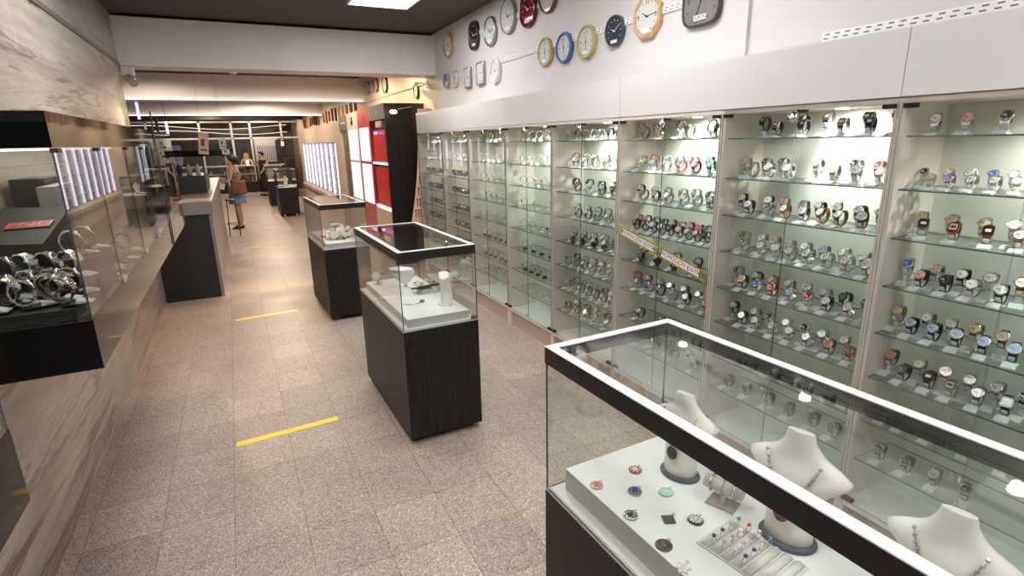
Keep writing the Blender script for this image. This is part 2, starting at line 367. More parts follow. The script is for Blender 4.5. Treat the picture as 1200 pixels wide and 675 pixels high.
# ------------------------------------------------------------------ display cabinets on the right wall
XF_, XB = 1.27, 1.445
YS = [4.11, 3.576, 3.125, 2.614, 2.142, 1.662, 1.185, .708, .231, -.246, -.723]
ZS = [.99, .878, .771, .66, .548, .436, .322, .216]
CN = ['leftmost cabinet beside the pink board', 'second cabinet from the left', 'third cabinet from the left', 'fourth cabinet from the left', 'cabinet left of the taped one', 'cabinet with the striped tape',
      'cabinet right of the taped one', 'rightmost cabinet in view', 'cabinet beyond the right edge', 'cabinet nearest the shop entrance']
def cabinet(i):
    yl, yr = YS[i], YS[i+1]; yc = (yl+yr)/2
    t = thing('display_cabinet', (1.36*S, yc*S, 0), 'tall lit white glass-fronted watch cabinet, '+CN[i].replace('cabinet', 'the one', 1) if i not in (8, 9) else 'tall white glass-fronted watch cabinet, '+CN[i].replace('cabinet', 'the one', 1),
              'display cabinet', 'wall of watch cabinets')
    m = MB(); pw = .0115
    hbox(m, XF_+.002, XB, yl-pw, yl-.0004, .0, 1.067); m.build('side_panel', M['post'], t, True)
    m = MB(); hbox(m, XF_+.002, XB, yr+.0004, yr+pw, .0, 1.067); m.build('side_panel', M['post'], t, True)
    m = MB(); hbox(m, XB-.008, XB, yr+pw, yl-pw, .09, 1.067); m.build('back_panel', M['back'], t, True)
    m = MB(); hbox(m, XF_+.002, XB-.008, yr+pw, yl-pw, 1.056, 1.068); m.build('top_panel', M['post'], t, True)
    m = MB(); hbox(m, XF_+.002, XB-.008, yr+pw, yl-pw, .086, .100); m.build('base_panel', M['white'], t, True)
    m = MB(); hbox(m, XF_+.02, XF_+.03, yr+pw, yl-pw, 0, .086); m.build('plinth', M['plinth'], t, True)
    xo = -.005 if i >= 6 else 0
    m = MB(); hbox(m, XF_+xo, XF_+.012+xo, yr+.0008, yl-.0008, 1.069, 1.203); hbox(m, XF_+.012+xo, XB, yr+.0008, yl-.0008, 1.195, 1.203)
    m.build('fascia_panel', M['fascia'], t, True)
    for z in ZS:
        m = MB(); m.box((XF_+.018)*S, (XB-.009)*S, (yr+pw)*S, (yl-pw)*S, z*S-.006, z*S, 0, 1, 2)
        m.build('glass_shelf', [M['glassshelf'], M['gedge']], t, True)
    for a, b in ((yl-.004, yc+.001), (yc-.001, yr+.004)):
        d = MB().box((XF_-.0012)*S, (XF_+.0008)*S, b*S, a*S, .102*S, 1.058*S, 0, 1, 0).build('glass_door', [M['glassdoor'], M['gedgedark']], t, True)
        yh = a-.004 if a > yc else b+.004; sg = -1 if a > yc else 1
        for z in (1.051, .110):
            hbox(MB(), XF_-.005, XF_+.006, yh, yh+sg*.026, z-.005, z+.004).build('hinge', M['rubber'], d, True)
        ye = yc+.012 if a > yc else yc-.012
        if a > yc: MB().lathe(((XF_-.004)*S, ye*S, 1.040*S), [(.0, -.006), (.025, -.005), (.025, .005), (0, .006)], 16, axis='x').build('door_lock', M['chrome'], d, True)
        else: hbox(MB(), XF_-.005, XF_+.004, yc-.001, yc-.026, 1.049, 1.055).build('door_catch', M['rubber'], d, True)
        if a > yc: MB().lathe(((XF_-.004)*S, ye*S, .117*S), [(0, -.006), (.013, -.005), (.013, .005), (0, .006)], 12, axis='x').build('door_lock', M['steel'], d, True)
    m = MB(); m.lathe((1.352*S, (yc-.06)*S, 1.0545*S), [(.0, .0), (.026, .0), (.03, .006)], 16)
    f = m.build('downlight', [M['lampglow']], t, True)
    L = bpy.data.lights.new('cabinet_spot', 'SPOT'); L.energy = CAB_W[i]; L.spot_size = math.radians(160); L.spot_blend = .8; L.shadow_soft_size = .022; L.color = (1, .97, .90)
    lo = bpy.data.objects.new('cabinet_spot', L); COL.objects.link(lo); lo.parent = t
    lo.location = XF[t.name].inverted() @ Vector((1.352*S, (yc-.06)*S, 1.049*S)); lo.rotation_euler = (0, math.radians(-14), 0)
    return t
CAB_W = [15, 16, 18, 25, 23, 27, 24, 15, 8, 8]
cabs = [cabinet(i) for i in range(10)]

# ------------------------------------------------------------------ watches
def strap_mesh(a=.0245, c=.032, w=.0106, th=.0019, n=22, bump=True):
    m = MB(); R = []
    for k in range(n+1):
        t = 2*PI*k/n; x, z = a*math.cos(t), c*math.sin(t)+c
        nx, nz = math.cos(t)*c, math.sin(t)*a; l = math.hypot(nx, nz); nx /= l; nz /= l
        tt = (math.cos(t-math.radians(166))+1)/2; ww = w*(.78+.32*tt); h = th*(1+.5*(k % 2 if bump else 0))
        R.append([(x+nx*h, -ww, z+nz*h), (x+nx*h, ww, z+nz*h), (x-nx*th, ww, z-nz*th), (x-nx*th, -ww, z-nz*th)])
    return m.rings(R, 0, not bump, cap0=False, cap1=False)
TH = math.radians(166)
def head_frame(a=.0245, c=.032):
    p = Vector((a*math.cos(TH), 0, a*0+c*math.sin(TH)+c)); nx, nz = math.cos(TH)*c, math.sin(TH)*a
    Z = Vector((nx, 0, nz)).normalized(); Y = Vector((0, 1, 0)); X = Y.cross(Z)
    m = Matrix((X, Y, Z)).transposed().to_4x4(); m.translation = p; return m
def case_mesh(kind, r=.0185):
    m = MB(); m.T = head_frame()
    if kind == 'round':
        m.lathe((0, 0, 0), [(r*.8, -.002), (r, .000), (r, .005), (r*.86, .0068), (r*.84, .0055)], 20)
    else:
        pts = [(r*.95*sx*a, r*.85*sy*b) for sx, sy, q in ((1, 1, 0), (-1, 1, 1), (-1, -1, 0), (1, -1, 1)) for a, b in (((1, .7), (.7, 1)) if not q else ((.7, 1), (1, .7)))]
        m.prism(pts, -.002, .0055)
    m.cyl((0, r*.98, .0025), (0, r*1.2, .0025), .0022, seg=6)
    return m
def dial_mesh(kind, r=.0185):
    m = MB(); m.T = head_frame()
    if kind == 'round':
        m.lathe((0, 0, 0), [(r*.835, .0045), (r*.835, .0062)], 20, smooth=False)
        for k in range(12):
            t = 2*PI*k/12; c_, s_ = math.cos(t), math.sin(t); q = r*.83
            p = [(q*.78*c_-.0004*s_, q*.78*s_+.0004*c_), (q*.95*c_-.0004*s_, q*.95*s_+.0004*c_), (q*.95*c_+.0004*s_, q*.95*s_-.0004*c_), (q*.78*c_+.0004*s_, q*.78*s_-.0004*c_)]
            m.prism(p[::-1], .0062, .0065, 1)
        m.box(-.0088, .001, -.0006, .0006, .0062, .0067, 1); m.box(-.001, .0012, -.0005, .011, .0062, .0068, 1)
    else:
        m.box(-r*.62, r*.62, -r*.62, r*.62, .0054, .0060); m.box(-r*.25, r*.25, -r*.42, r*.42, .0060, .0064, 1)
    return m
def stand_mesh(h=0., dark=False):
    m = MB()
    m.prism([(-.056, -.019), (-.056, .019), (.014, .017), (.014, -.017)], 0, .003)      # base plate with price card
    m.add([(-.055, -.018, .003), (-.055, .018, .003), (-.022, .018, .003), (-.022, -.018, .003), (-.055, -.018, .0045), (-.055, .018, .0045), (-.022, .018, .013), (-.022, -.018, .013)], [(0, 1, 2, 3), (4, 7, 6, 5), (0, 4, 5, 1), (1, 5, 6, 2), (2, 6, 7, 3), (3, 7, 4, 0)], 1)
    m.box(-.006, .010, -.008, .008, .003, .012+h)                                          # upright carrying the loop
    n = 8; pts = []
    for k in range(n+1):
        t = PI*1.12+(PI*.76)*k/n; pts.append((.024*math.cos(t), .030*math.sin(t)+.042+h))
    R = [[(x, -.008, z), (x, .008, z), (x*.9, .008, (z-.042-h)*.9+.042+h), (x*.9, -.008, (z-.042-h)*.9+.042+h)] for x, z in pts]
    m.rings(R, 0, False); return m
CACHE = {}
def cm(key, fn, mats):
    if key not in CACHE: CACHE[key] = fn().mesh(key[0], mats)
    return CACHE[key]
SHOWN = 0
STUFF = MB(); STUFF_MATS = []
ORD = ['first', 'second', 'third', 'fourth', 'fifth', 'sixth', 'seventh', 'eighth', 'ninth', 'tenth', 'eleventh', 'twelfth', 'thirteenth', 'fourteenth', 'fifteenth', 'sixteenth', 'seventeenth', 'eighteenth', 'nineteenth', 'twentieth']
SHELF = ['top', 'second', 'third', 'fourth', 'fifth', 'sixth', 'seventh', 'eighth']
def watch_mats(st, dl):
    mark = M['ink'] if dl in 'swpgyler' else M['labelwhite']
    return wmat(st, 'strap'), wmat('k' if st in 'k' and dl in 'kd' else ('s' if st not in 'gr' else st), 'case'), wmat(dl, 'dial'), mark
def watch(p, rz, st, dl, kind='round', sc=1., h=0., label='', group='', stand='acrylic', tilt=.38, name='wrist_watch'):
    sm, cmt, dm, mk = watch_mats(st, dl)
    t = thing(name, p, label, 'watch', group, rz); t.scale = (sc,)*3
    part('strap', cm(('strap', st), strap_mesh, [sm]), t, (0, 0, .010+h), (0, tilt, 0))
    part('case', cm(('case', kind, cmt.name), lambda: case_mesh(kind), [cmt]), t, (0, 0, .010+h), (0, tilt, 0))
    part('dial', cm(('dial', kind, dl), lambda: dial_mesh(kind), [dm, mk]), t, (0, 0, .010+h), (0, tilt, 0))
    if stand: part('display_stand', cm(('display_stand', h, stand), lambda: stand_mesh(h), [M[stand], M['card']]), t)
    return t
def stuff_add(mb, mats, Mx):
    for m in mats:
        if m not in STUFF_MATS: STUFF_MATS.append(m)
    o = len(STUFF.v); STUFF.v += [Mx @ p for p in mb.v]
    for f, mi, sm in zip(mb.f, mb.m, mb.s): STUFF.f.append([i+o for i in f]); STUFF.m.append(STUFF_MATS.index(mats[mi])); STUFF.s.append(sm)
def stuff_watch(p, rz, st, dl, h=0., sc=1.):
    sm, cmt, dm, mk = watch_mats(st, dl)
    Mx = Matrix.Translation(Vector(p)) @ Matrix.Rotation(rz, 4, 'Z') @ Matrix.Scale(sc, 4) @ Matrix.Translation((0, 0, .010+h)) @ Matrix.Rotation(.38, 4, 'Y')
    stuff_add(strap_mesh(n=14), [sm], Mx); stuff_add(case_mesh('round'), [cmt], Mx)
    d = MB(); d.T = head_frame(); d.lathe((0, 0, 0), [(.0155, .0045), (.0155, .0062)], 12, smooth=False); stuff_add(d, [dm], Mx)
    stuff_add(stand_mesh(h), [M['acrylic'], M['card']], Matrix.Translation(Vector(p)) @ Matrix.Rotation(rz, 4, 'Z') @ Matrix.Scale(sc, 4))

W8 = {  # cabinet index -> shelf -> (positions along the wall, strap+dial codes)
 7: [([.665, .607, .545], 'sw sp sd'),
     ([.682, .655, .637, .619, .598, .579, .559, .541, .525, .508], 'sk ee sw sv ww ss su ss sw sw'),
     ([.672, .651, .613, .594, .555, .536, .506, .486], 'sg sk sg rg sg rk sw rw'),
     ([.682, .640, .624, .591, .574, .543, .525, .494, .476], 'su kp sp kk kw sw ew kw rw'),
     ([.685, .642, .624, .596, .578, .552, .533, .504, .486, .455], 'sg kl sw kl ss kl sg kl kg kl'),
     ([.684, .639, .622, .588, .570, .543, .524, .495, .476, .447, .430], 'br kk sw kk sp ss sd ss ss kk sd'),
     ([.670, .624, .563, .497, .431], 'bk bk bb bk bk'),
     ([.66, .60, .54, .48], 'dd dd ds dd')],
 6: [([1.109, 1.046, .992, .968, .922, .864, .820, .797, .755], 'kd kb ks kd kb kb kd kd kd'),
     ([1.160, 1.113, 1.090, 1.058, 1.036, .997, .933, .870, .835, .814, .779, .757], 'sw sd sd sk sd sl ss sd sk ss RR sw'),
     ([1.159, 1.111, 1.068, 1.044, 1.016, .994, .962, .938, .914, .890, .866, .842, .810, .784, .760], 'kw kw kw sd sr rs sl bs kd rs kw bs kw ks sl'),
     ([1.140, 1.118, 1.078, 1.056, 1.034, 1.008, .985, .962, .938, .912, .886, .860, .834, .808, .782, .758], 'sd sd sw ss sp ss ss ss sw ss sl ss sw ss sw ss'),
     ([1.155, 1.110, 1.084, 1.058, 1.032, 1.006, .975, .949, .921, .895, .869, .843, .816, .785, .760], 'sk br bs su ss RR ss st ss sR ss ks kd se sd'),
     ([1.158, 1.100, 1.078, 1.052, 1.028, .992, .968, .938, .912, .882, .858, .822, .800, .768, .746], 'ds bs sw ss sk sl ss sw sk ss sk br sw rb kw'),
     ([1.111, 1.048, .989, .926, .861, .800, .757], 'kk kd kk kd kk kk kd'),
     ([1.13, 1.06, .98, .91, .84, .78], 'dd dd ds dd dd dd')],
 5: [([1.640, 1.591, 1.554, 1.509, 1.443, 1.373, 1.305, 1.250], 'ss ks bs gw sk sp ks kd'),
     ([1.625, 1.595, 1.567, 1.535, 1.503, 1.472, 1.436, 1.400, 1.370, 1.335, 1.302, 1.268, 1.238], 'lw yw oo lw ll ss ut oo oR kw GG kG tt'),
     ([1.630, 1.584, 1.551, 1.519, 1.484, 1.450, 1.415, 1.380, 1.350, 1.319, 1.290, 1.262, 1.236], 'ks bk ww ks ss ss sg ss sd ss kd ks ss'),
     ([1.635, 1.612, 1.588, 1.564, 1.541, 1.518, 1.496, 1.474, 1.452, 1.431, 1.410, 1.389, 1.368, 1.347, 1.326, 1.306, 1.286, 1.267, 1.249, 1.232], 'Rs kk ks kd dd ks kk ds ks kk RR ks Rs ks RR ks dd kk rs rr'),
     ([1.600, 1.575, 1.515, 1.492, 1.425, 1.402, 1.325, 1.302], 'kw sd kw ks kR dd ku kd'),
     ([1.635, 1.590, 1.565, 1.528, 1.503, 1.468, 1.442, 1.400, 1.374, 1.334, 1.308, 1.245], 'RR ss Rs su ss ku ss su dd ku ss RR'),
     ([1.570, 1.460, 1.322], 'ks dd dd'),
     ([1.63, 1.58, 1.53, 1.48, 1.43, 1.38, 1.33, 1.28], 'ss sd ss Gs ss GG ss sG')],
 4: [([2.080, 2.02, 1.975, 1.915, 1.86, 1.79, 1.735], 'ss sd sd sw sw ks kw'),
     ([2.080, 2.035, 2.0, 1.965, 1.93, 1.89, 1.85, 1.81, 1.77, 1.725], 'ks ss ss ss sw sd sw ss ss sw'),
     ([2.075, 2.015, 1.97, 1.93, 1.88, 1.84, 1.80, 1.76, 1.72], 'kk bk kd ww kk ks kw kd kk'),
     ([2.06, 2.01, 1.975, 1.94, 1.905, 1.87, 1.835, 1.79, 1.755, 1.71], 'es ks ss kw ks ss dd sw ss kw'),
     ([2.08, 2.045, 2.01, 1.97, 1.93, 1.885, 1.85, 1.81, 1.77, 1.72], 'sg ss sw ss ss bs ss ss dd sw')],
}
Z_ = {4: 'left of taped cabinet', 5: 'taped cabinet', 6: 'right of taped cabinet', 7: 'rightmost cabinet'}
for ci in (7, 6, 5, 4):
    for si, (ys, codes) in enumerate(W8[ci]):
        codes = codes.split(); dense = len(ys) > 7; z = ZS[si]
        for k, (y, cd) in enumerate(zip(ys, codes)):
            st, dl = cd; pairs = dense and (k % 2 == 0)
            x = 1.352 if pairs else 1.325
            h = .022 if pairs else .0
            kind = 'square' if (ci == 6 and si == 0) or (ci == 7 and si == 2 and k in (1, 3, 5)) or (ci == 7 and si == 5 and k in (3, 5, 9)) else 'round'
            sc = .85 if (ci == 7 and si == 1) else random.uniform(1.08, 1.17)
            rz = math.radians(random.uniform(-6, 16) if ci == 7 else random.uniform(-12, 14) if ci == 6 else random.uniform(-18, 12))
            stand = 'blackmatt' if (ci == 5 and si in (4,)) or (ci == 4 and si == 4) else 'acrylic'
            lab = '%s watch, %s dial, %s from left, %s shelf, %s' % (PN[st], PN[dl], ORD[k], SHELF[si], Z_[ci])
            watch((x*S+random.uniform(-.004, .004), y*S, z*S+.0002), rz, st, dl, kind, sc, h, lab, 'watches on cabinet shelves', stand)
            SHOWN += 1
# the cabinet left of the tape: lower shelves, and the two farthest cabinets
for si, n in ((5, 13), (6, 15), (7, 11)):
    for k in range(n):
        y = 2.09-(2.09-1.70)*k/(n-1)
        st = random.choice('ssdbsk'); dl = random.choice('swwdkg')
        stuff_watch(((1.352 if k % 2 else 1.325)*S, y*S, ZS[si]*S+.0002), math.radians(random.uniform(-22, 12)), st, dl, .022 if k % 2 else 0, 1.08)
for ci, (a, b) in ((0, (4.06, 3.63)), (1, (3.53, 3.17))):
    for si in range(8):
        n = 11 if si > 1 else 6
        for k in range(n):
            y = a-(a-b)*(k+.4*(si < 2))/(n-.5)
            st = random.choice('sssw') if si < 2 else random.choice('kbkdRkbk' if ci else 'kkdskb'); dl = random.choice('wsd') if si < 2 else random.choice('swRkd')
            stuff_watch((1.325*S, y*S, ZS[si]*S+.0002), math.radians(random.uniform(-15, 20)), st, dl, 0, 1.05)

# slim bangle watches in the third and fourth cabinets
def bangle_mesh():
    m = MB(); pts = [(.031*math.cos(t), 0, .033*math.sin(t)+.033) for t in [2*PI*k/26 for k in range(26)]]
    return m.tube(pts, .0026, 6, closed=True)
def smallcase_mesh():
    m = MB(); m.T = head_frame(.031, .033); m.lathe((0, 0, 0), [(.009, -.002), (.0125, 0), (.0125, .004), (.011, .005)], 16); return m
def smalldial_mesh():
    m = MB(); m.T = head_frame(.031, .033); m.lathe((0, 0, 0), [(.0105, .004), (.0105, .0056)], 16, smooth=False)
    m.box(-.006, .001, -.0004, .0004, .0056, .0060, 1); m.box(-.0005, .0005, 0, .007, .0056, .0060, 1); return m
def cube_stand():
    m = MB(); m.box(-.018, .018, -.016, .016, 0, .014); m.box(-.006, .006, -.008, .008, .014, .020); return m
BG = {3: ([2.575, 2.145], [6, 5, 5, 3, 4, 4, 5, 5], 'ss ss sr ss sk sw sR ss'), 2: ([3.085, 2.655], [6, 5, 4, 5, 4, 5, 5, 4], 'ss sw ss sd sd sb bs bs')}
for ci, ((a, b), cnt, cols) in BG.items():
    for si, n in enumerate(cnt):
        for k in range(n):
            y = a-.03-(a-b-.07)*(k+.25+random.uniform(-.1, .1))/n
            st, dl = cols.split()[si]
            if st == 'b': st = 'r'
            if random.random() < .3: dl = 'w'
            t = thing('bangle_watch', (1.33*S, y*S, ZS[si]*S+.0002), '%s bangle watch with %s face, %s from left, %s shelf, %s' % (PN[st], PN[dl], ORD[k], SHELF[si], 'third cabinet from left' if ci == 2 else 'fourth cabinet from left'),
                      'watch', 'bangle watches on cabinet shelves', math.radians(random.uniform(-15, 20)))
            t.scale = (1.05,)*3
            part('band', cm(('band', st), bangle_mesh, [wmat(st, 'strap')]), t, (0, 0, .019))
            part('case', cm(('scase', st), smallcase_mesh, [wmat(st, 'case')]), t, (0, 0, .019))
            part('dial', cm(('sdial', dl), smalldial_mesh, [wmat(dl, 'dial'), M['ink']]), t, (0, 0, .019))
            sm_ = 'blackmatt' if si in (5, 6) else 'acrylic'
            part('display_stand', cm(('cube', sm_), cube_stand, [M[sm_]]), t)
me_stuff = STUFF

# ------------------------------------------------------------------ striped promotion tape over the cabinet doors
t = thing('promotion_banner', (1.262*S, 1.42*S, .625*S), 'yellow and black striped tape with white promotion labels stuck diagonally across cabinet doors', 'banner tape')
P0 = Vector((1.2655*S, 1.648*S, .668*S)); P1 = Vector((1.2655*S, 1.200*S, .574*S)); d = P1-P0; Ln = d.length; u = d.normalized(); w_ = Vector((-1, 0, 0)).cross(u); 
slope = math.atan2(u.z, -u.y)
hw = .034
def strip(mb, a, b, s0, s1, off, th, mi, sk=0.):
    # parallelogram on the door plane: along a..b, across s0..s1
    q = [P0+u*(a)+w_*s0, P0+u*(b)+w_*s0, P0+u*(b+sk)+w_*s1, P0+u*(a+sk)+w_*s1]
    n = Vector((-1, 0, 0)); vs = [p+n*off for p in q]+[p+n*(off+th) for p in q]
    mb.add(vs, [(0, 3, 2, 1), (4, 5, 6, 7), (0, 1, 5, 4), (1, 2, 6, 5), (2, 3, 7, 6), (3, 0, 4, 7)], mi)
m = MB(); strip(m, 0, Ln, -hw, -hw*.62, 0, .0006, 0); strip(m, 0, Ln, hw*.62, hw, 0, .0006, 0)
nst = 46
for k in range(nst):
    a = Ln*k/nst
    for s0, s1 in ((-hw, -hw*.62), (hw*.62, hw)): strip(m, a, a+Ln/nst*.5, s0, s1, .0006, .0003, 1, .006)
m.build('striped_tape', [M['yellow'], M['ink']], t, True)
m = MB(); strip(m, 0, Ln, -hw*.62, hw*.62, 0, .0003, 0); m.build('clear_film', [M['glass']], t, True)
for a, b in ((.07, .46), (.55, .94)):
    m = MB(); strip(m, Ln*a, Ln*b, -hw*.6, hw*.6, .0005, .0004, 0); lb = m.build('paper_label', [M['labelwhite']], t, True)
    c = P0+u*(Ln*(a+b)/2)+Vector((-.0012, 0, 0))
    text('lettering', 'PROMOCIÓN $20700', .038, facing_left(c, slope), M['violetink'], lb)

# ------------------------------------------------------------------ slotted rails and clocks on the wall
def rail(y0, z0, y1, z1, lab):
    t = MB(); n = int(abs(y0-y1)*S/.05); a = Vector((WX*S-.012, y0*S, z0*S)); b = Vector((WX*S-.012, y1*S, z1*S)); d = (b-a); 
    q = Vector((0, 0, .016))
    def slab(p, e, hh, x0, x1, mi):
        vs = [Vector((x, r.y, r.z+s)) for x in (x0, x1) for r in (p, e) for s in (-hh, hh)]
        t.add(vs, [(0, 1, 3, 2), (4, 6, 7, 5), (0, 4, 5, 1), (2, 3, 7, 6), (0, 2, 6, 4), (1, 5, 7, 3)], mi)
    slab(a, b, .022, WX*S-.012, WX*S, 0)
    for k in range(n):
        for o in (-.009, .009):
            p = a+d*((k+.2+(.15 if o > 0 else 0))/n)+Vector((0, 0, o)); e = a+d*((k+.68+(.15 if o > 0 else 0))/n)+Vector((0, 0, o)); slab(p, e, .0032, WX*S-.0128, WX*S-.0118, 1)
    tag(t.build('slotted_rail', [M['white'], M['grey']]), lab, 'rail', 'slotted wall rails')
rail(1.03, 1.243, -.3, 1.243, 'white slotted rail just above the rightmost cabinet fascia')
rail(3.0, 1.432, 1.30, 1.432, 'white slotted rail behind the lower row of wall clocks')
rail(3.74, 1.63, 2.2, 1.63, 'white slotted rail behind the upper row of wall clocks')
o = hbox(MB(), WX-.03, WX, 1.30, 1.345, 1.205, 1.222).build('cardboard_box', pbr('brown_card', (.30, .16, .10), .7, noise=(20, .1, (1, 1, 1))))
tag(o, 'small brown cardboard piece on top of the white fascia beside the pipe', 'cardboard box')

def clock(y, z, dia, rim, face, lab, shape='round', x=WX, glossy=True, digits='', marks='ink', sticker=None, rimw=.14, ratio=1., far=False, hands=(-50, 85), name='wall_clock'):
    c = Vector((x*S, y*S, z*S)); r = dia*S/2
    t = thing(name, c, lab, 'clock', 'clocks on the right wall')
    def outline(rr, n=40):
        if shape == 'round': return [(rr*ratio*math.cos(a), rr*math.sin(a)) for a in [2*PI*k/n for k in range(n)]]
        if shape == 'oct': return [(rr*math.cos(a)*ratio, rr*math.sin(a)) for a in [2*PI*(k+.5)/8 for k in range(8)]]
        e = {'square': .12, 'soft': .5, 'blunt': .6}[shape]; P = []
        for k in range(n):
            a = 2*PI*k/n; p = 2/ e if shape != 'square' else 14; p = {'square': 14, 'soft': 4.5, 'blunt': 3.2}[shape]
            ca, sa = math.cos(a), math.sin(a); q = (abs(ca)**p+abs(sa)**p)**(-1/p); P.append((rr*ratio*q*ca, rr*q*sa))
        return P
    def ring(rr, dx): return [(c.x-dx, c.y-yy, c.z+zz) for yy, zz in outline(rr)]
    dp = .032
    m = MB(); m.rings([ring(r*.97, .0), ring(r, .010), ring(r*.985, dp), ring(r*(1-rimw*.5), dp+.008), ring(r*(1-rimw), dp), ring(r*(1-rimw), dp-.010)], 0, shape not in ('oct', 'square'), cap0=True, cap1=True)
    m.build('rim', [rim], t, True)
    fr = r*(1-rimw)*.995
    m = MB(); m.rings([ring(fr, dp-.0098), ring(fr, dp-.006)], 0, False)
    for k in range(12 if not far else 0):
        if digits and k % 3 == 0: continue
        a = 2*PI*k/12; ca, sa = math.sin(a), math.cos(a)
        rad = fr*.9
        if shape in ('square', 'soft', 'blunt'): rad = fr*.9*min(1/max(abs(ca), abs(sa), .01), 1.25)
        p0, p1 = rad*(.80 if k % 3 else .74), rad*.93; hwid = fr*.018
        P = [(p0*ca-hwid*sa, p0*sa+hwid*ca), (p1*ca-hwid*sa, p1*sa+hwid*ca), (p1*ca+hwid*sa, p1*sa-hwid*ca), (p0*ca+hwid*sa, p0*sa-hwid*ca)]
        vs = [(c.x-dp+.0062-dx, c.y-yy*ratio, c.z+zz) for dx in (0, .001) for yy, zz in P]
        m.add(vs, [(0, 3, 2, 1), (4, 5, 6, 7), (0, 1, 5, 4), (1, 2, 6, 5), (2, 3, 7, 6), (3, 0, 4, 7)], 1)
    dl = m.build('dial', [face, M[marks]], t, True)
    if digits:
        for k, s_ in zip((0, 3, 6, 9), ('12', '3', '6', '9')):
            if s_ not in digits.split(): continue
            a = 2*PI*k/12; rad = fr*.74
            text('numeral', s_, fr*.34, facing_left((c.x-dp+.0045, c.y-rad*math.sin(a)*ratio, c.z+rad*math.cos(a))), M[marks], dl)
    if not far:
        m = MB()
        for ang, ln, wd in ((hands[0], .48, .035), (hands[1], .72, .024)):
            a = math.radians(ang); ca, sa = math.sin(a), math.cos(a); hw_ = fr*wd
            P = [(-.12*fr*ca-hw_*sa, -.12*fr*sa+hw_*ca), (ln*fr*ca-hw_*.4*sa, ln*fr*sa+hw_*.4*ca), (ln*fr*ca+hw_*.4*sa, ln*fr*sa-hw_*.4*ca), (-.12*fr*ca+hw_*sa, -.12*fr*sa-hw_*ca)]
            vs = [(c.x-dp+.004-dx, c.y-yy, c.z+zz) for dx in (0, .0012) for yy, zz in P]
            m.add(vs, [(0, 3, 2, 1), (4, 5, 6, 7), (0, 1, 5, 4), (1, 2, 6, 5), (2, 3, 7, 6), (3, 0, 4, 7)], 0)
        m.lathe((c.x-dp+.001, c.y, c.z), [(fr*.05, -.001), (fr*.05, .003)], 10, axis='x')
        m.build('hands', [M[marks]], t, True)
    if sticker:
        zz = c.z-fr*.74; m = MB().box(c.x-dp-.001, c.x-dp+.0065, c.y-fr*.36*ratio, c.y+fr*.36*ratio, zz-fr*.11, zz+fr*.11); sl = m.build('brand_label', [M['labelwhite']], t, True)
        if sticker != '-': text('lettering', sticker, fr*.2, facing_left((c.x-dp-.0016, c.y, zz)), M['ink'], sl)
    return t
def rimm(n, c, r=.3, metal=0.): return pbr(n, c, r, metal=metal, noise=(18, .12, (1, 1, 1)))
fw = pbr('clock_face_white', (.74, .74, .71), .08, coat=.8, noise=(20, .02, (1, 1, 1))); fk = pbr('clock_face_black', (.02, .02, .022), .08, coat=.8, noise=(20, .1, (1, 1, 1)))
fg = pbr('clock_face_grey', (.20, .195, .185), .3, noise=(40, .08, (1, 1, .1))); fb = pbr('clock_face_navy', (.05, .06, .085), .1, coat=.7, noise=(20, .1, (1, 1, 1)))
tan = rimm('tan_wood_rim', (.50, .29, .12)); silv = rimm('silver_rim', (.34, .34, .34), .3, 1.); blk = rimm('black_rim', (.02, .02, .02)); redr = rimm('dark_red_rim', (.17, .008, .015), .12)
brn = rimm('brown_rim', (.16, .05, .025)); blu = rimm('blue_rim', (.045, .13, .36)); oli = rimm('olive_gold_rim', (.42, .36, .12)); gldr = rimm('gold_rim', (.50, .35, .16)); whr = rimm('white_rim', (.66, .66, .65)); gry = rimm('grey_rim', (.30, .30, .30)); dgr = rimm('dark_grey_rim', (.055, .06, .065)); bei = rimm('beige_rim', (.58, .52, .42)); octw = rimm('pale_oak_rim', (.62, .36, .17))
redface = pbr('red_face', (.22, .012, .02), .06, coat=1, noise=(20, .1, (1, 1, 1)))
clock(3.812, 1.634, .165, tan, fw, 'round tan wood wall clock nearest the ceiling beam, upper row', sticker='-', ratio=.95)
clock(3.356, 1.622, .166, blk, fk, 'black rounded wall clock with black face in the upper row', shape='blunt', marks='labelwhite', sticker='-', ratio=.85)
clock(3.114, 1.605, .161, silv, fw, 'round silver-rimmed clock between the black and the grey-rimmed clock', sticker='-')
clock(2.880, 1.640, .178, gry, fw, 'large pale grey-rimmed round clock left of the dark red clock', rimw=.1, sticker='-')
clock(2.655, 1.630, .172, redr, redface, 'glossy dark red round wall clock in the upper row', marks='labelwhite', sticker='-', rimw=.16)
clock(2.455, 1.655, .165, brn, fw, 'brown-rimmed round clock right of the dark red clock')
clock(2.205, 1.665, .16, whr, fb, 'white-rimmed round clock with dark blue face cut by the top edge', marks='labelwhite', rimw=.1)
clock(1.99, 1.70, .10, gldr, fw, 'small gold-rimmed clock at the top edge of the photo, right of the navy-faced clock')
clock(3.878, 1.409, .10, gry, fg, 'small round grey clock at the left end of the lower row')
clock(3.713, 1.404, .108, bei, pbr('beige_face', (.60, .55, .45), .3, noise=(20, .03, (1, 1, 1))), 'small round beige clock beside the small grey clock')
clock(3.481, 1.391, .128, silv, fw, 'square silver clock left of the larger square silver clock', shape='square', ratio=.8)
clock(3.272, 1.395, .135, silv, fw, 'larger square silver clock beside the white round clock', shape='square', ratio=.85)
clock(3.060, 1.386, .133, whr, fw, 'white-rimmed round clock right of the square silver clocks', rimw=.18, sticker='-')
clock(2.482, 1.407, .134, gldr, fw, 'round gold-rimmed clock left of the blue clock', digits='12 3 6 9', sticker='-', rimw=.2, hands=(0, 175))
clock(2.309, 1.401, .136, blu, fw, 'round blue-rimmed clock between the gold and olive clocks', digits='12 3 6 9', rimw=.22, hands=(170, -8))
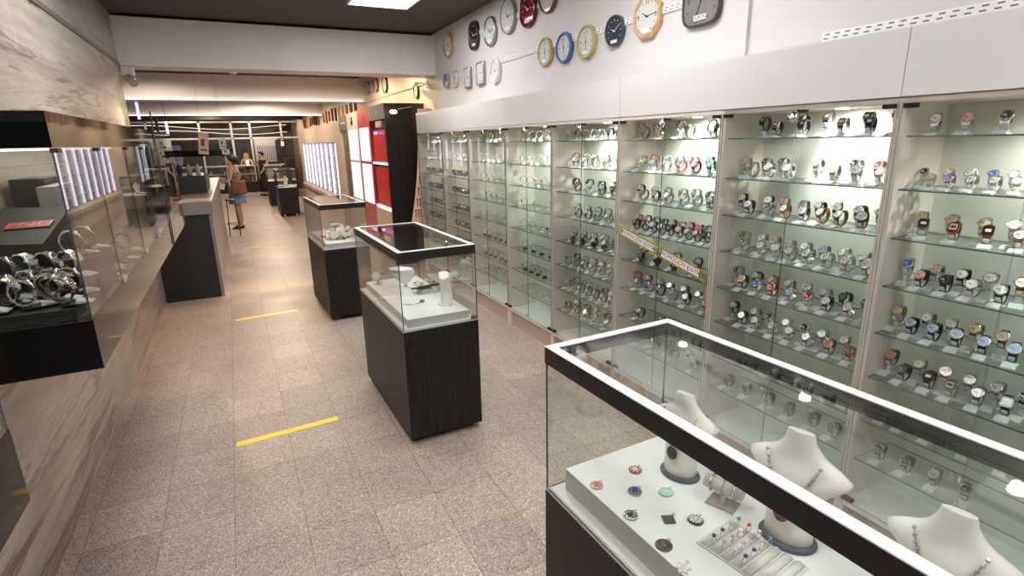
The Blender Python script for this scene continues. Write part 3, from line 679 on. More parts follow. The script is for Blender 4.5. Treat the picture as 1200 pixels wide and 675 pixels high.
clock(2.128, 1.399, .139, oli, fw, 'round olive-gold clock right of the blue clock', digits='12 3 6 9', sticker='-', rimw=.2, hands=(-10, 175))
clock(1.928, 1.409, .118, dgr, fb, 'round dark grey clock left of the octagonal wooden clock', marks='labelwhite', sticker='-', rimw=.1, hands=(-70, 60))
clock(1.733, 1.426, .165, octw, fw, 'octagonal pale wooden wall clock with white face', shape='oct', sticker='-', digits='12 3 6 9', rimw=.2, hands=(-60, 85), ratio=.97)
clock(1.466, 1.428, .165, dgr, fg, 'large grey rounded-square clock at the right end of the lower row', shape='soft', digits='9 3 6', sticker='EUROS', rimw=.09, ratio=1.0, hands=(20, 200))
# beyond the beam
clock(4.60, 1.405, .125, blk, fw, 'round clock with chrome face on the cream wall beside the security camera', rimw=.08)
for y, z, dd, rm, lb in ((5.60, 1.545, .17, blk, 'large black-rimmed round clock on the cream wall beyond the beam'), (5.95, 1.57, .14, brn, 'brown-rimmed clock left of the large black one on the cream wall'),
                  (6.16, 1.575, .13, gry, 'grey clock third from the large black one on the cream wall'), (6.34, 1.575, .13, silv, 'silver clock farthest back on the cream wall beyond the beam')):
    clock(y, z, dd, rm, fw, lb, rimw=.1)
clock(5.30, 1.655, .08, tan, fw, 'small tan clock high on the cream wall under the beam'); clock(4.85, 1.61, .08, gldr, fw, 'small gold clock high on the cream wall near the beam')
# wooden clocks hanging in rows on the far wall above the backlit cabinets
rr = random.Random(3); nm = ['first', 'second', 'third', 'fourth', 'fifth', 'sixth', 'seventh', 'eighth', 'ninth', 'tenth', 'eleventh', 'twelfth']
for row, (z, n, y0, y1) in enumerate(((1.405, 10, 7.1, 9.7), (1.40, 9, 10.3, 12.4))):
    for k in range(n):
        y = y0+(y1-y0)*k/(n-1)
        cc = rr.choice([brn, redr, tan, blk, brn, octw])
        clock(y, z+rr.uniform(-.01, .015), .16+rr.uniform(-.01, .03), cc, fw, '%s wooden-cased clock from the near end, far wall %s the third beam' % (nm[k], 'before' if row == 0 else 'behind'), shape='square', ratio=.45, far=True, rimw=.2)

# security camera on the cream wall beside the beam
t = thing('security_camera', (WX*S, 4.45*S, 1.44*S), 'white bullet security camera on the wall below the beam corner', 'security camera')
m = MB().cyl((WX*S-.10, 4.48*S, 1.437*S), (WX*S-.17, 4.33*S, 1.430*S), .030, .032); m.build('camera_body', M['white'], t, True)
MB().cyl((WX*S-.10, 4.484*S, 1.437*S), (WX*S-.098, 4.492*S, 1.4375*S), .026).build('lens', M['black'], t, True)
MB().cyl((WX*S, 4.36*S, 1.44*S), (WX*S-.13, 4.36*S, 1.44*S), .012).cyl((WX*S, 4.36*S, 1.44*S), (WX*S-.02, 4.36*S, 1.44*S), .035).build('bracket', M['white'], t, True)
# emergency spotlight box on the left wall under the beam, smoke detector under the beam
t = thing('emergency_light', (-.49*S, 4.2*S, 1.44*S), 'small cream twin-head emergency light under the beam at the marble wall', 'emergency light')
hbox(MB(), -.5195, -.455, 4.16, 4.22, 1.425, 1.4745).build('housing', M['beam'], t, True)
for q in (0, 1):
    MB().cyl((-.485*S+q*.03, 4.17*S, 1.418*S-q*.05), (-.485*S+.02+q*.03, 4.10*S, 1.40*S-q*.05), .03, .045, 14).build('lamp_head', M['chrome'], t, True)
t = thing('smoke_detector', (.088*S, 4.25*S, 1.475*S), 'round white smoke detector under the nearest ceiling beam', 'smoke detector')
MB().lathe((.088*S, 4.25*S, 1.475*S), [(.055, -.0), (.055, -.02), (.035, -.035), (.03, -.036)], 20).build('base', M['white'], t, True)
MB().lathe((.088*S, 4.25*S, 1.475*S), [(.028, -.036), (.028, -.045), (.0, -.046)], 16).build('sensor', M['steel'], t, True)

# ------------------------------------------------------------------ free-standing glass showcases
def showcase(x, y, w, l, rot, lab, zt=.667, zm=.405, zb=.022, frame=.030, platform=None, deck='white'):
    w *= S; l *= S; zt *= S; zm *= S; zb *= S; fh = frame*S
    t = thing('glass_showcase', (x*S, y*S, 0), lab, 'showcase', 'free-standing glass showcases', rot)
    m = MB(); m.box(0, w, 0, l, zb, zm-.008); m.build('pedestal', M['wood'], t)
    m = MB(); m.box(0, w, 0, l, zm-.008, zm); m.build('pedestal_rim', M['ledge'], t)
    m = MB(); m.box(.012, w-.012, .012, l-.012, zm, zm+.003); m.build('deck', M[deck], t)
    if platform:
        mg, h = platform; m = MB(); m.box(mg, w-mg*1.0, mg*.9, l-mg*.9, zm+.003, zm+h, 0, 1, 2); m.build('platform', [M['white'], M['ledge']], t)
    g = .005
    pane(.001, .001+g, .004, l-.004, zm, zt-fh+.012, 0, t); pane(w-.001-g, w-.001, .004, l-.004, zm, zt-fh+.012, 0, t)
    pane(.007, w-.007, .001, .001+g, zm, zt-fh+.012, 1, t); pane(.007, w-.007, l-.001-g, l-.001, zm, zt-fh+.012, 1, t)
    m = MB(); tr = .0035; rw = .030
    m.box(0, tr, 0, l, zt-fh, zt-.003); m.box(w-tr, w, 0, l, zt-fh, zt-.003); m.box(tr, w-tr, 0, tr, zt-fh, zt-.003); m.box(tr, w-tr, l-tr, l, zt-fh, zt-.003)
    m.build('frame', M['frameblack'], t)
    m = MB(); m.box(0, rw, 0, l, zt-.003, zt); m.box(w-rw, w, 0, l, zt-.003, zt); m.box(rw, w-rw, 0, rw, zt-.003, zt); m.box(rw, w-rw, l-rw, l, zt-.003, zt)
    m.build('frame_top', M['whiteedge'], t)
    pane(.008, w-.008, .008, l-.008, zt-.011, zt-.004, 2, t, 'glass_top')
    m = MB(); m.box(.03, .033, .05, .09, zm, zm+.02)
    for ax, ay in ((.09, .09), (w-.09, .09), (.09, l-.09), (w-.09, l-.09)):
        c = MB(); c.cyl((ax, ay-.007, zb/2-.001), (ax, ay+.007, zb/2-.001), zb/2-.001, seg=14); c.box(ax-.010, ax+.010, ay-.010, ay+.010, zb-.010, zb); c.build('caster', M['steel'], t)
    hb = MB().box(w-.045, w-.005, .006, .014, zm+.003, zm+.022); hb.build('glass_clip', M['steel'], t)
    return t, Matrix.Translation((x*S, y*S, 0)) @ Matrix.Rotation(rot, 4, 'Z'), zm
R1 = math.radians(1.57)
s1, T1, zm1 = showcase(.441, -.133, .269, .86, R1, 'large glass showcase of pendants and necklace busts in the right foreground', zt=.672, platform=(.050, .050*S*.85))
s2, T2, zm2 = showcase(.417, 1.634, .263, .62, math.radians(1.0), 'central glass showcase with dark wood pedestal and white jewellery displays', zt=.670, zm=.412, platform=(.045, .055))
s3, T3, zm3 = showcase(.394, 3.16, .255, .58, math.radians(1.9), 'glass showcase with shells and gold jewellery behind the central one', zt=.675, zm=.425, platform=(.04, .05))
s4, T4, zm4 = showcase(.535, 8.45, .255, .6, 0., 'small distant showcase with white bust near the back counter', zt=.655, zm=.41, platform=None, zb=.03)
s5, T5, zm5 = showcase(.50, 10.1, .25, .6, 0., 'farthest pedestal showcase half hidden behind the one with the bust', zt=.655, zm=.41, platform=None)
PZ1 = zm1+.080

# necklace busts
def bust(p, sc, rz, lab, pend=None, neck=True, beads=True):
    t = thing('necklace_bust', p, lab, 'bust', 'white necklace busts', rz); t.scale = (sc,)*3
    # local: faces -x, height .29
    def ring(z, rx, ry, cx=0., n=24): return [(cx+rx*math.cos(a), ry*math.sin(a), z) for a in [2*PI*k/n for k in range(n)]]
    m = MB()
    m.rings([ring(.012, .046, .056), ring(.05, .044, .054), ring(.10, .043, .056, .002), ring(.14, .044, .066, .004), ring(.165, .046, .088, .006), ring(.185, .045, .112, .010), ring(.200, .039, .117, .013), ring(.213, .033, .096, .014),
             ring(.224, .030, .070, .014), ring(.236, .028, .053, .013), ring(.252, .025, .041, .011), ring(.270, .023, .034, .008), ring(.288, .023, .030, .005), ring(.292, .021, .028, .004)], 0)
    # slanted neck top
    m.v = [Vector((q.x, q.y, q.z+(-(q.x)*.35 if q.z > .27 else 0))) for q in m.v]
    m.build('bust_body', M['busts'], t)
    m = MB(); m.rings([ring(0, .054, .066), ring(.006, .056, .068), ring(.014, .050, .061)], 0); m.build('foot', M['bustfoot'], t)
    if beads:
        pts = []
        n = 26
        for k in range(n+1):
            f = k/n; a = (f-.5)*2; y = .048*a*(1.25 if abs(a) > .6 else 1.2); z = .228-.105*(1-abs(a)**1.7); x = -.047+.030*abs(a)**2+.0
            pts.append((x-.004, y, z))
        m = MB(); m.tube(pts, .0022, 6)
        for q in pts[::1]: m.ball(q, .0048, seg=6)
        nk = tag(m.build('necklace', M['steel']), lab.split(' bust')[0].replace('white ', '').strip() and 'beaded necklace on the '+lab.replace('cream necklace bust', 'bust').replace(' in the middle of showcase', ', middle').replace(' at the far end of showcase', ', far end').replace(' nearest the camera in showcase', ', nearest'), 'necklace', 'necklaces on busts')
        nk.matrix_world = Matrix.Translation(p) @ Matrix.Rotation(rz, 4, 'Z') @ Matrix.Scale(sc, 4)
        if pend:
            q = MB(); q.T = Matrix.Translation((-.053, 0, .098)) @ Matrix.Rotation(math.radians(-90), 4, 'Y')
            q.lathe((0, 0, 0), [(.0, -.004), (.017, -.003), (.019, 0), (.017, .004), (.008, .006), (0, .0065)], 20, sx=1.25)
            pd = q.build('pendant', pend, nk)
    return t
bust((.607*S, .600*S, PZ1), .96, math.radians(12), 'cream necklace bust with black oval pendant at the far end of showcase', M['blackmatt'])
bust((.630*S, .412*S, PZ1), 1.09, math.radians(12), 'cream necklace bust with brown stone pendant in the middle of showcase', pbr('brown_stone', (.13, .05, .045), .25, noise=(120, .4, (1, 1, 1))))
bust((.645*S, .235*S, PZ1), 1.02, math.radians(10), 'cream necklace bust with bare neck nearest the camera in showcase', None)

# pendants lying on the platform
def pendant(x, y, r, base, inner, lab, shape='round', ringc='steel'):
    t = thing('pendant', (x*S, y*S, PZ1), lab, 'pendant', 'pendants on the white platform')
    m = MB()
    if shape == 'square': m.prism([(-r, 0), (0, -r), (r, 0), (0, r)], .0005, .004)
    elif shape == 'star': m.prism([(r*(1 if k % 2 == 0 else .55)*math.cos(PI*k/6), r*(1 if k % 2 == 0 else .55)*math.sin(PI*k/6)) for k in range(12)], .0005, .005)
    else: m.lathe((0, 0, 0), [(r*.9, .0005), (r, .002), (r*.96, .005), (r*.75, .0065)], 28)
    b = m.build('disc', base, t)
    if inner is not None:
        m = MB(); 
        if shape == 'wheel':
            for k in range(12):
                a = 2*PI*k/12; m.box(-.001, .001, 0, 0, 0, 0)
                c_, s_ = math.cos(a), math.sin(a); P = [(r*.4*c_-.0018*s_, r*.4*s_+.0018*c_), (r*.85*c_-.0026*s_, r*.85*s_+.0026*c_), (r*.85*c_+.0026*s_, r*.85*s_-.0026*c_), (r*.4*c_+.0018*s_, r*.4*s_-.0018*c_)]
                m.prism(P[::-1], .0065, .0078)
            m.lathe((0, 0, 0), [(r*.33, .0062), (r*.3, .0085), (0, .0088)], 16)
        else:
            m.lathe((0, 0, 0), [(r*.48, .0062), (r*.42, .0088), (0, .0098)], 18)
            for k in range(8):
                a = 2*PI*k/8+.2; m.ball((r*.72*math.cos(a), r*.72*math.sin(a), .0065), .0026, seg=6)
        m.build('stone', inner, t)
    m = MB(); pts = [(r+.004+.0045*math.cos(a), .0045*math.sin(a)*.8, .004) for a in [2*PI*k/12 for k in range(12)]]; m.tube(pts, .0012, 5, closed=True); m.build('bail', M[ringc], t)
    t.rotation_euler = (0, 0, math.radians(20))
    return t
def sm(n, c, r=.25, metal=0.): return pbr(n, c, r, metal=metal, noise=(160, .35, (1, 1, 1)))
RZ = .94
pendant(.546, .642, .0215, sm('rust_red_enamel', (.33, .06, .03)), sm('cream_stone', (.8, .72, .6)), 'rust red disc pendant with cream centre, closest to the far bust')
pendant(.463, .638, .0205, sm('pale_silver', (.62, .58, .54), .3, .6), sm('coral_stone', (.85, .16, .08)), 'silver disc pendant with coral orange stone, leftmost on the platform')
pendant(.508, .596, .0215, sm('antique_silver', (.24, .23, .24), .3, .7), sm('royal_blue_stone', (.03, .03, .40)), 'dark silver disc pendant with royal blue centre')
pendant(.550, .570, .0220, sm('mint_enamel', (.42, .66, .58)), sm('mint_stone', (.55, .85, .78)), 'mint green disc pendant right of the blue one')
pendant(.465, .553, .0215, sm('openwork_silver', (.55, .54, .52), .25, .7), sm('jet_stone', (.01, .01, .01)), 'openwork silver disc pendant with black stone')
pendant(.509, .519, .0230, sm('black_slate', (.04, .04, .045), .3), None, 'black square pendant set diagonally beside the wheel pendant', 'square')
pendant(.543, .499, .0220, sm('black_enamel', (.012, .012, .014)), sm('white_inlay', (.8, .8, .78)), 'black round pendant with white wheel spokes', 'wheel')
pendant(.466, .481, .0230, sm('bronze_black', (.07, .06, .055), .2, .5), sm('dark_bronze', (.12, .10, .09), .2, .6), 'large dark bronze disc pendant below the square one')
pendant(.459, .437, .0215, sm('mother_of_pearl', (.72, .68, .62), .2), None, 'pale pearly star pendant near the lower frame edge', 'star')

# ring cushion with rings
t = thing('ring_cushion', (.560*S, .415*S, PZ1), 'pale translucent ring cushion block on the platform beside the busts', 'ring holder', rz=math.radians(8))
m = MB()
for k in range(7):
    y = .085-.03*k; m.rings([[(-.075, y-.013+.026*i/8, .004+.009*math.sin(PI*i/8)) for i in range(9)], [(.062, y-.013+.026*i/8, .004+.009*math.sin(PI*i/8)) for i in range(9)]], 0, True, closed=True)
m.build('rolls', pbr('pearly_foam', (.74, .70, .66), .5, noise=(60, .03, (1, 1, 1))), t)
MB().box(-.080, .067, -.115, .105, 0, .004).build('tray', M['acrylic'], t)
rg = random.Random(5)
stones = ['ink', 'ink', 'steel', 'tealstone', 'gold', 'steel', 'labelwhite', 'redbright', 'labelwhite', 'gold', 'steel', 'chrome', 'ink', 'violetink', 'chrome', 'tealstone']
sn = {'ink': 'black', 'steel': 'grey', 'tealstone': 'teal', 'gold': 'amber', 'labelwhite': 'white', 'redbright': 'red', 'violetink': 'dark violet', 'chrome': 'clear silver'}
for k in range(16):
    i, j = k % 4, k//4
    p = XF[t.name] @ Vector((-.057+.036*i, .070-.030*j, .018))
    r_ = thing('finger_ring', p, 'silver ring with %s stone, %s from left in %s row of ring cushion' % (sn[stones[k]], ORD[i], ['back', 'second', 'third', 'front'][j]), 'ring', 'rings on the cushion', math.radians(rg.uniform(-30, 30)))
    MB().tube([(.009*math.cos(a), 0, .006+.009*math.sin(a)) for a in [2*PI*q/14 for q in range(14)]], .0014, 5, closed=True).build('band', M['chrome'], r_)
    MB().ball((0, 0, .0185), .0062, .0056, .0045, seg=10).build('stone', M[stones[k]], r_)
# bracelet T-stand
t = thing('bracelet_stand', (.608*S, .508*S, PZ1), 'low beige T-bar stand holding bracelets between the two busts', 'bracelet stand', rz=math.radians(-70))
MB().box(-.04, .04, -.03, .03, 0, .006).build('base', pbr('taupe_base', (.36, .31, .27), .4, noise=(30, .05, (1, 1, 1))), t)
MB().cyl((0, 0, .006), (0, 0, .045), .008).build('post', M['acrylic'], t)
MB().cyl((-.055, 0, .058), (.055, 0, .058), .020, seg=18).build('bar', pbr('pearl_bar', (.62, .58, .53), .3, noise=(30, .03, (1, 1, 1))), t)
for k, xx in enumerate((-.035, .0, .033)):
    p = XF[t.name] @ Vector((xx, 0, .058)); b = MB(); b.T = Matrix.Rotation(math.radians(-70), 4, 'Z')
    b.tube([(0, .0235*math.cos(a), .0235*math.sin(a)) for a in [2*PI*q/20 for q in range(20)]], .003, 6, closed=True)
    o = b.build('bracelet', M['chrome' if k != 1 else 'steel']); o.location = p
    tag(o, 'silver bracelet on the T-bar stand, %s one' % ['end nearest far bust', 'middle', 'end nearest brown pendant'][k], 'bracelet', 'bracelets on the stand')

# central showcase contents
PZ2 = zm2+.055
def place(T, x, y): return T @ Vector((x, y, 0))
def w2(x, y, z): return (x*S, y*S, z)
t = thing('necklace_stand', w2(.612, 1.765, PZ2), 'tall draped cream resin necklace column in the central showcase', 'necklace stand')
m = MB(); R = []
for k in range(15):
    f = k/14; z = .20*f; rx = .036+.012*math.sin(f*PI)*(.4)+.008*f; ry = .042+.010*math.cos(f*4); tw = f*1.3; ring = []
    for i in range(28):
        a = 2*PI*i/28; q = 1+.10*math.sin(4*a+f*5); x, y = rx*q*math.cos(a), ry*q*math.sin(a)
        ring.append((x*math.cos(tw)-y*math.sin(tw)+.006*math.sin(f*5), x*math.sin(tw)+y*math.cos(tw), z+(.018*math.cos(a) if k == 14 else 0)))
    R.append(ring)
m.rings(R, 0); m.build('column', M['busts'], t)
MB().lathe((0, 0, 0), [(.052, 0), (.052, .006), (.046, .010)], 24).build('foot', M['white'], t)
t = thing('tilted_neck_display', w2(.548, 2.07, PZ2), 'tilted white neckline display plate holding a fine necklace in central showcase', 'necklace display', rz=math.radians(-35))
m = MB(); R = []
for k in range(7):
    f = k/6; w = .034+.062*math.sin(f*PI*.62); zc = .035+.12*f; yc = .03-.07*f
    R.append([(w*math.cos(a)*1.0, yc-.010+.012*math.sin(a), zc+.012*math.sin(a)) for a in [2*PI*i/16 for i in range(16)]])
m.rings(R, 0); m.build('plate', M['white'], t)
MB().cyl((0, .03, 0), (0, .03, .06), .012, .016).build('support', M['white'], t)
t = thing('jewellery_tray', w2(.598, 1.955, PZ2), 'black slanted jewellery tray with silver pieces in the central showcase', 'tray', rz=math.radians(12))
m = MB(); m.T = Matrix.Translation((0, 0, .035)) @ Matrix.Rotation(math.radians(-14), 4, 'X'); m.box(-.085, .085, -.055, .055, 0, .014); m.build('tray_body', M['blackmatt'], t)
MB().box(-.05, .05, -.03, .04, 0, .03).build('support', M['acrylic'], t)
for k in range(14):
    p = XF[t.name] @ Vector((rg.uniform(-.07, .07), rg.uniform(-.04, .045), 0)); z = PZ2+.068+rg.uniform(-.004, .008)
    q = MB(); q.T = Matrix.Rotation(rg.uniform(0, 3), 4, 'Z') @ Matrix.Rotation(rg.uniform(.3, 1.2), 4, 'X'); q.tube([(.013*math.cos(a), .010*math.sin(a), 0) for a in [2*PI*i/12 for i in range(12)]], .0024, 5, closed=True); q.ball((.013, 0, 0), .005, seg=8)
    o = q.build('earring', M['chrome' if k % 4 else 'gold']); o.location = (p.x, p.y, z)
    tag(o, '%s hoop with a bead among the jewellery heaped on black tray' % ('silver' if k % 4 else 'gold'), 'earring', 'hoops on black tray (%s)' % ('silver' if k % 4 else 'gold'))
t = thing('bracelet_roll', w2(.470, 2.18, PZ2), 'cream bracelet roll with bangles at the left of the central showcase', 'bracelet display', rz=math.radians(60))
MB().cyl((-.06, 0, .075), (.06, 0, .045), .030, .026, 18).build('roll', M['busts'], t)
MB().box(-.03, .03, -.025, .025, 0, .006).cyl((0, 0, .006), (0, 0, .05), .010).build('base', M['ledge'], t)
for k in range(3):
    q = MB(); q.T = Matrix.Rotation(math.radians(60), 4, 'Z'); q.tube([(0, .033*math.cos(a), .033*math.sin(a)) for a in [2*PI*i/20 for i in range(20)]], .003, 6, closed=True)
    o = q.build('bracelet', M['steel']); p = XF[t.name] @ Vector((-.035+.03*k, 0, .0695-.0075*k)); o.location = p
    tag(o, '%s thin bangle on the cream bracelet roll' % ['leftmost', 'middle', 'rightmost'][k], 'bracelet', 'bangles on the cream roll')
t = tag(MB().box(-.011, .011, -.011, .011, 0, .018).add([(0, 0, .024)], []).build('ring_box', M['grey']), 'tiny grey jewellery cube on the white platform of central showcase', 'ring box'); t.location = w2(.545, 1.83, PZ2); t.rotation_euler = (0, 0, .5)
t = thing('curved_necklace', w2(.51, 1.84, PZ2), 'pale fine-chain collar necklace lying on central showcase platform', 'necklace')
m = MB()
for q in range(3): m.tube([((.055+.006*q)*math.cos(a), (.04+.006*q)*math.sin(a), .004) for a in [PI*1.05+PI*.9*i/16 for i in range(17)]], .0018, 5)
m.build('chain', M['chrome'], t)

# third showcase: shells and small jewellery
PZ3 = zm3+.05
def shell(p, r, mat, rz, lab):
    m = MB(); R = []
    for k in range(10):
        f = k/9; rr_ = r*(1-f)**.8+.001; R.append([(rr_*(1+.18*math.cos(5*a))*math.cos(a)+r*.5*math.sin(f*5)*(1-f), rr_*(1+.18*math.cos(5*a))*math.sin(a)+r*.5*math.cos(f*5)*(1-f), f*r*1.5) for a in [2*PI*i/16 for i in range(16)]])
    m.rings(R, 0); o = m.build('sea_shell', mat); o.location = p; o.rotation_euler = (.5, .2, rz); tag(o, lab, 'shell'); return o
shl = pbr('pale_shell', (.80, .70, .60), .4, noise=(40, .15, (1, 1, 1))); shb = pbr('blue_white_ceramic', (.55, .66, .78), .3, noise=(40, .5, (1, 1, 1)))
shell(w2(.515, 3.36, PZ3+.012), .085, shl, .3, 'large pale spiky shell in the middle of the second showcase')
for k_, (x_, y_, r_) in enumerate(((.46, 3.33, .06), (.57, 3.36, .06), (.585, 3.47, .07), (.455, 3.46, .06))): shell(w2(x_, y_, PZ3+.010), r_, shl, k_*1.3, 'smaller pale shell %s in the second showcase' % ['at the near left corner', 'at the near right side', 'at the far right side', 'at the far left side'][k_])
shell(w2(.535, 3.50, PZ3+.012), .08, shl, 1.6, 'pale shell behind the large spiky one in the second showcase')
o = MB(); o.ball((0, 0, .0), .030, .030, .05, 10); o.build('x', shl); bpy.data.objects.remove(bpy.data.objects['x'])
t = thing('ceramic_flower', w2(.505, 3.42, PZ3), 'blue and white ceramic flower raised above the shells', 'ornament')
MB().cyl((0, 0, 0), (0, 0, .125), .010).build('stem', M['acrylic'], t)
m = MB()
for k in range(6): a = 2*PI*k/6; m.ball((.032*math.cos(a), .032*math.sin(a), .14), .024, .024, .014, 8)
m.ball((0, 0, .15), .018, seg=8); m.build('petals', shb, t)
for k in range(40):
    a = rg.uniform(0, 2*PI); rad = rg.uniform(.10, .19)
    x, y = .516+rad*math.cos(a)/S*.62, 3.40+rad*math.sin(a)/S*1.2
    q = MB(); q.tube([(.017*math.cos(b), .017*math.sin(b), .004) for b in [2*PI*i/10 for i in range(10)]], .0035, 5, closed=True); q.ball((.017, 0, .008), .009, seg=8)
    kk = k % 3; o = q.build('earring', M[['gold', 'brownwood', 'chrome'][kk]]); o.location = w2(x, y, PZ3)
    tag(o, '%s bead hoop lying around the shells in the second showcase' % ['gold', 'brown', 'silver'][kk], 'earring', 'loose hoops around the shells (%s)' % ['gold', 'brown', 'silver'][kk])
# distant showcase: bust and tray
bust((.665*S, 8.75*S, zm4+.004), .95, math.radians(40), 'white bust inside the small distant showcase', None, beads=False)
t = tag(MB().box(-.09, .09, -.05, .05, 0, .012).box(-.07, .07, -.03, .03, .012, .02).build('jewellery_tray', M['blackmatt']), 'small black tray beside the bust in the distant showcase', 'tray'); t.location = (.585*S, 8.62*S, zm4+.004)

# ------------------------------------------------------------------ wall-mounted glass cases on the left
LXF = -.25
def left_case(y0, y1, lab, divs):
    t = thing('wall_display_case', ((LX+LXF)/2*S, (y0+y1)/2*S, .627*S), lab, 'wall display case', 'black wall cases on the marble wall')
    hbox(MB(), LX+.001, LXF, y0, y1, .627, .715).build('base', M['black'], t, True)
    hbox(MB(), LX+.001, LXF, y0, y1, 1.003, 1.059).build('header', M['black'], t, True)
    ys = [y0]+divs+[y1]
    for a, b in zip(ys, ys[1:]):
        d = MB().box((LXF-.003)*S, (LXF)*S-.0005, a*S+.003, b*S-.003, .7155*S, 1.0025*S, 0, 1, 0).build('glass_door', [M['glass'], M['gedgedark']], t, True)
        if a > y0:
            hbox(MB(), LXF-.006, LXF+.006, a-.022, a+.022, .7165, .726).build('chrome_clip', M['chrome'], d, True)
        hbox(MB(), LXF-.006, LXF+.005, a+.006, a+.03, .995, 1.0025).build('hinge', M['blackmatt'], d, True)
    for yy in (y0, y1): MB().box((LX+.002)*S, (LXF-.004)*S, yy*S+(.001 if yy == y0 else -.006), yy*S+(.006 if yy == y0 else -.001), .7155*S, 1.0025*S, 0, 1, 1).build('end_glass', [M['glass'], M['gedgedark']], t, True)
    hbox(MB(), LX+.02, LX+.035, y0+.06, y1-.06, .998, 1.003).build('light_strip', M['warmled'], t, True)
    return t
left_case(1.12, 3.19, 'black glass-fronted wall display case full of watches on the left', [1.43, 1.80, 2.10, 2.84])
left_case(-.75, .707, 'nearest black wall display case cut by the left photo edge', [-.1])
o = hbox(MB(), LXF+.001, LXF+.005, 2.505, 2.512, .627, 1.13).build('steel_upright', M['blackmatt']); tag(o, 'thin black upright against the front of the left wall case', 'upright')

# inside the case
BZ = .7155*S
t = thing('step_display', (-.36*S, 1.27*S, BZ), 'black stepped riser under the nearest watches in the left case', 'riser')
m = MB(); hbox(m, -.455, -.275, 1.14, 1.275, .7155, .735); hbox(m, -.455, -.275, 1.275, 1.32, .7155, .762); hbox(m, -.335, -.265, 1.325, 1.47, .7155, .79); m.build('steps', M['blackmatt'], t, True)
# branded black box
t = thing('branded_box', (-.40*S, 1.52*S, BZ), 'black presentation box with red lettering on its lid, left wall case', 'box')
m = MB(); pts = [(-.475, 1.36, .7155), (-.345, 1.325, .7155), (-.345, 1.58, .7155), (-.475, 1.615, .7155)]
top = [(-.475, 1.36, .830), (-.345, 1.325, .826), (-.345, 1.58, .872), (-.475, 1.615, .876)]
m.add([tuple(c*S for c in q) for q in pts+top], [(0, 3, 2, 1), (4, 5, 6, 7), (0, 1, 5, 4), (1, 2, 6, 5), (2, 3, 7, 6), (3, 0, 4, 7)]); m.build('box_body', M['rubber'], t, True)
A = Vector((-.455*S, 1.435*S, .866*S)); X = Vector((.13, 0, .0023)).normalized(); Yv = Vector((0, .255, .046)).normalized()
Zv = X.cross(Yv).normalized(); Yv = Zv.cross(X); Mx = Matrix((X, Yv, Zv)).transposed().to_4x4(); Mx.translation = Vector((-.392*S, 1.455*S, .8488*S))+Zv*.004
pl = MB(); pl.T = Mx; pl.box(-.070, .070, -.042, .042, -.002, .0015); pl.build('red_plate', pbr('deep_red_plate', (.10, .006, .006), .4, noise=(20, .1, (1, 1, 1))), t, True)
Mt = Mx.copy(); Mt.translation = Mx.translation+Zv*.0018
text('lettering', 'FNU', .076, Mt, M['redbright'], t)
t = tag(hbox(MB(), -.50, -.43, 1.78, 1.92, .7155, .93).build('black_box', M['blackmatt']), 'tall plain black box standing behind the branded box', 'box')
t = tag(hbox(MB(), -.42, -.385, 1.66, 1.86, .7155, .915).build('grey_box', M['grey']), 'dark grey upright box beside the tall black box in left case', 'box')
LW = [  # x, y, z(H), strap, dial, tilt
 (-.405, 1.170, .738, 'sd', 'near the glass end at the lower left'), (-.375, 1.200, .738, 's s', ''), (-.345, 1.175, .738, 'ss', ''), (-.315, 1.205, .738, 'ss', ''), (-.290, 1.165, .738, 'sd', ''),
 (-.395, 1.255, .738, 'ss', ''), (-.360, 1.270, .738, 'sk', ''), (-.325, 1.265, .738, 'ss', ''), (-.295, 1.250, .738, 'bd', ''), (-.400, 1.290, .764, 'sk', ''), (-.370, 1.300, .764, 'ss', ''), (-.335, 1.298, .764, 'sd', ''), (-.30, 1.292, .764, 'ss', ''), (-.305, 1.36, .793, 'ss', ''), (-.298, 1.43, .793, 'sd', ''),
 (-.300, 1.505, .718, 'RR', ''), (-.30, 1.56, .718, 'ks', ''), (-.305, 1.60, .718, 'kd', ''), (-.29, 1.70, .718, 'ss', ''), (-.30, 1.85, .718, 'kk', '')]
wl = ['first', 'second', 'third', 'fourth', 'fifth']
rg2 = random.Random(11)
for k, (x, y, z, cd, _) in enumerate(LW):
    cd = cd.replace(' ', ''); row = 0 if k < 5 else 1 if k < 9 else 2 if k < 13 else 3 if k < 15 else 4; idx = k-(0, 5, 9, 13, 15)[row]
    lab = '%s watch, %s dial, %s in %s, left wall case' % (PN[cd[0]], PN[cd[1]], wl[idx], ['nearest row', 'second row', 'raised third row', 'upper step row', 'row beyond lettered box'][row])
    watch((x*S, y*S, z*S), math.radians(rg2.uniform(150, 205)), cd[0], cd[1], 'round', 1.28, 0., lab, 'watches in the left wall case', stand='blackmatt', tilt=.25)

# ------------------------------------------------------------------ counter and tall case at the end of the marble wall
t = thing('jewellery_counter', (-.34*S, 5.6*S, 0), 'dark sales counter with pale top band running beside the standing woman', 'counter')
hbox(MB(), -.512, -.185, 4.13, 7.3, 0, .57).build('counter_body', M['blackmatt'], t, True)
hbox(MB(), -.185, -.165, 4.13, 7.3, 0, .57).build('side_panel', M['counter'], t, True)  # side face coloured pale to stand for its reflection
hbox(MB(), -.54, -.155, 4.10, 7.32, .57, .648).build('top_band', M['counter'], t, True)
t = thing('counter_vitrine', (-.33*S, 5.2*S, .648*S), 'black-framed glass vitrine standing on the sales counter', 'vitrine')
hbox(MB(), -.43, -.20, 4.95, 5.6, .649, .78).build('drawer_block', M['blackmatt'], t, True)
hbox(MB(), -.43, -.04, 4.95, 5.6, .925, .972).build('header', M['black'], t, True)
for x in (-.43, -.205): hbox(MB(), x, x+.012, 4.95, 4.962, .78, .925).build('corner_post', M['blackmatt'], t, True)
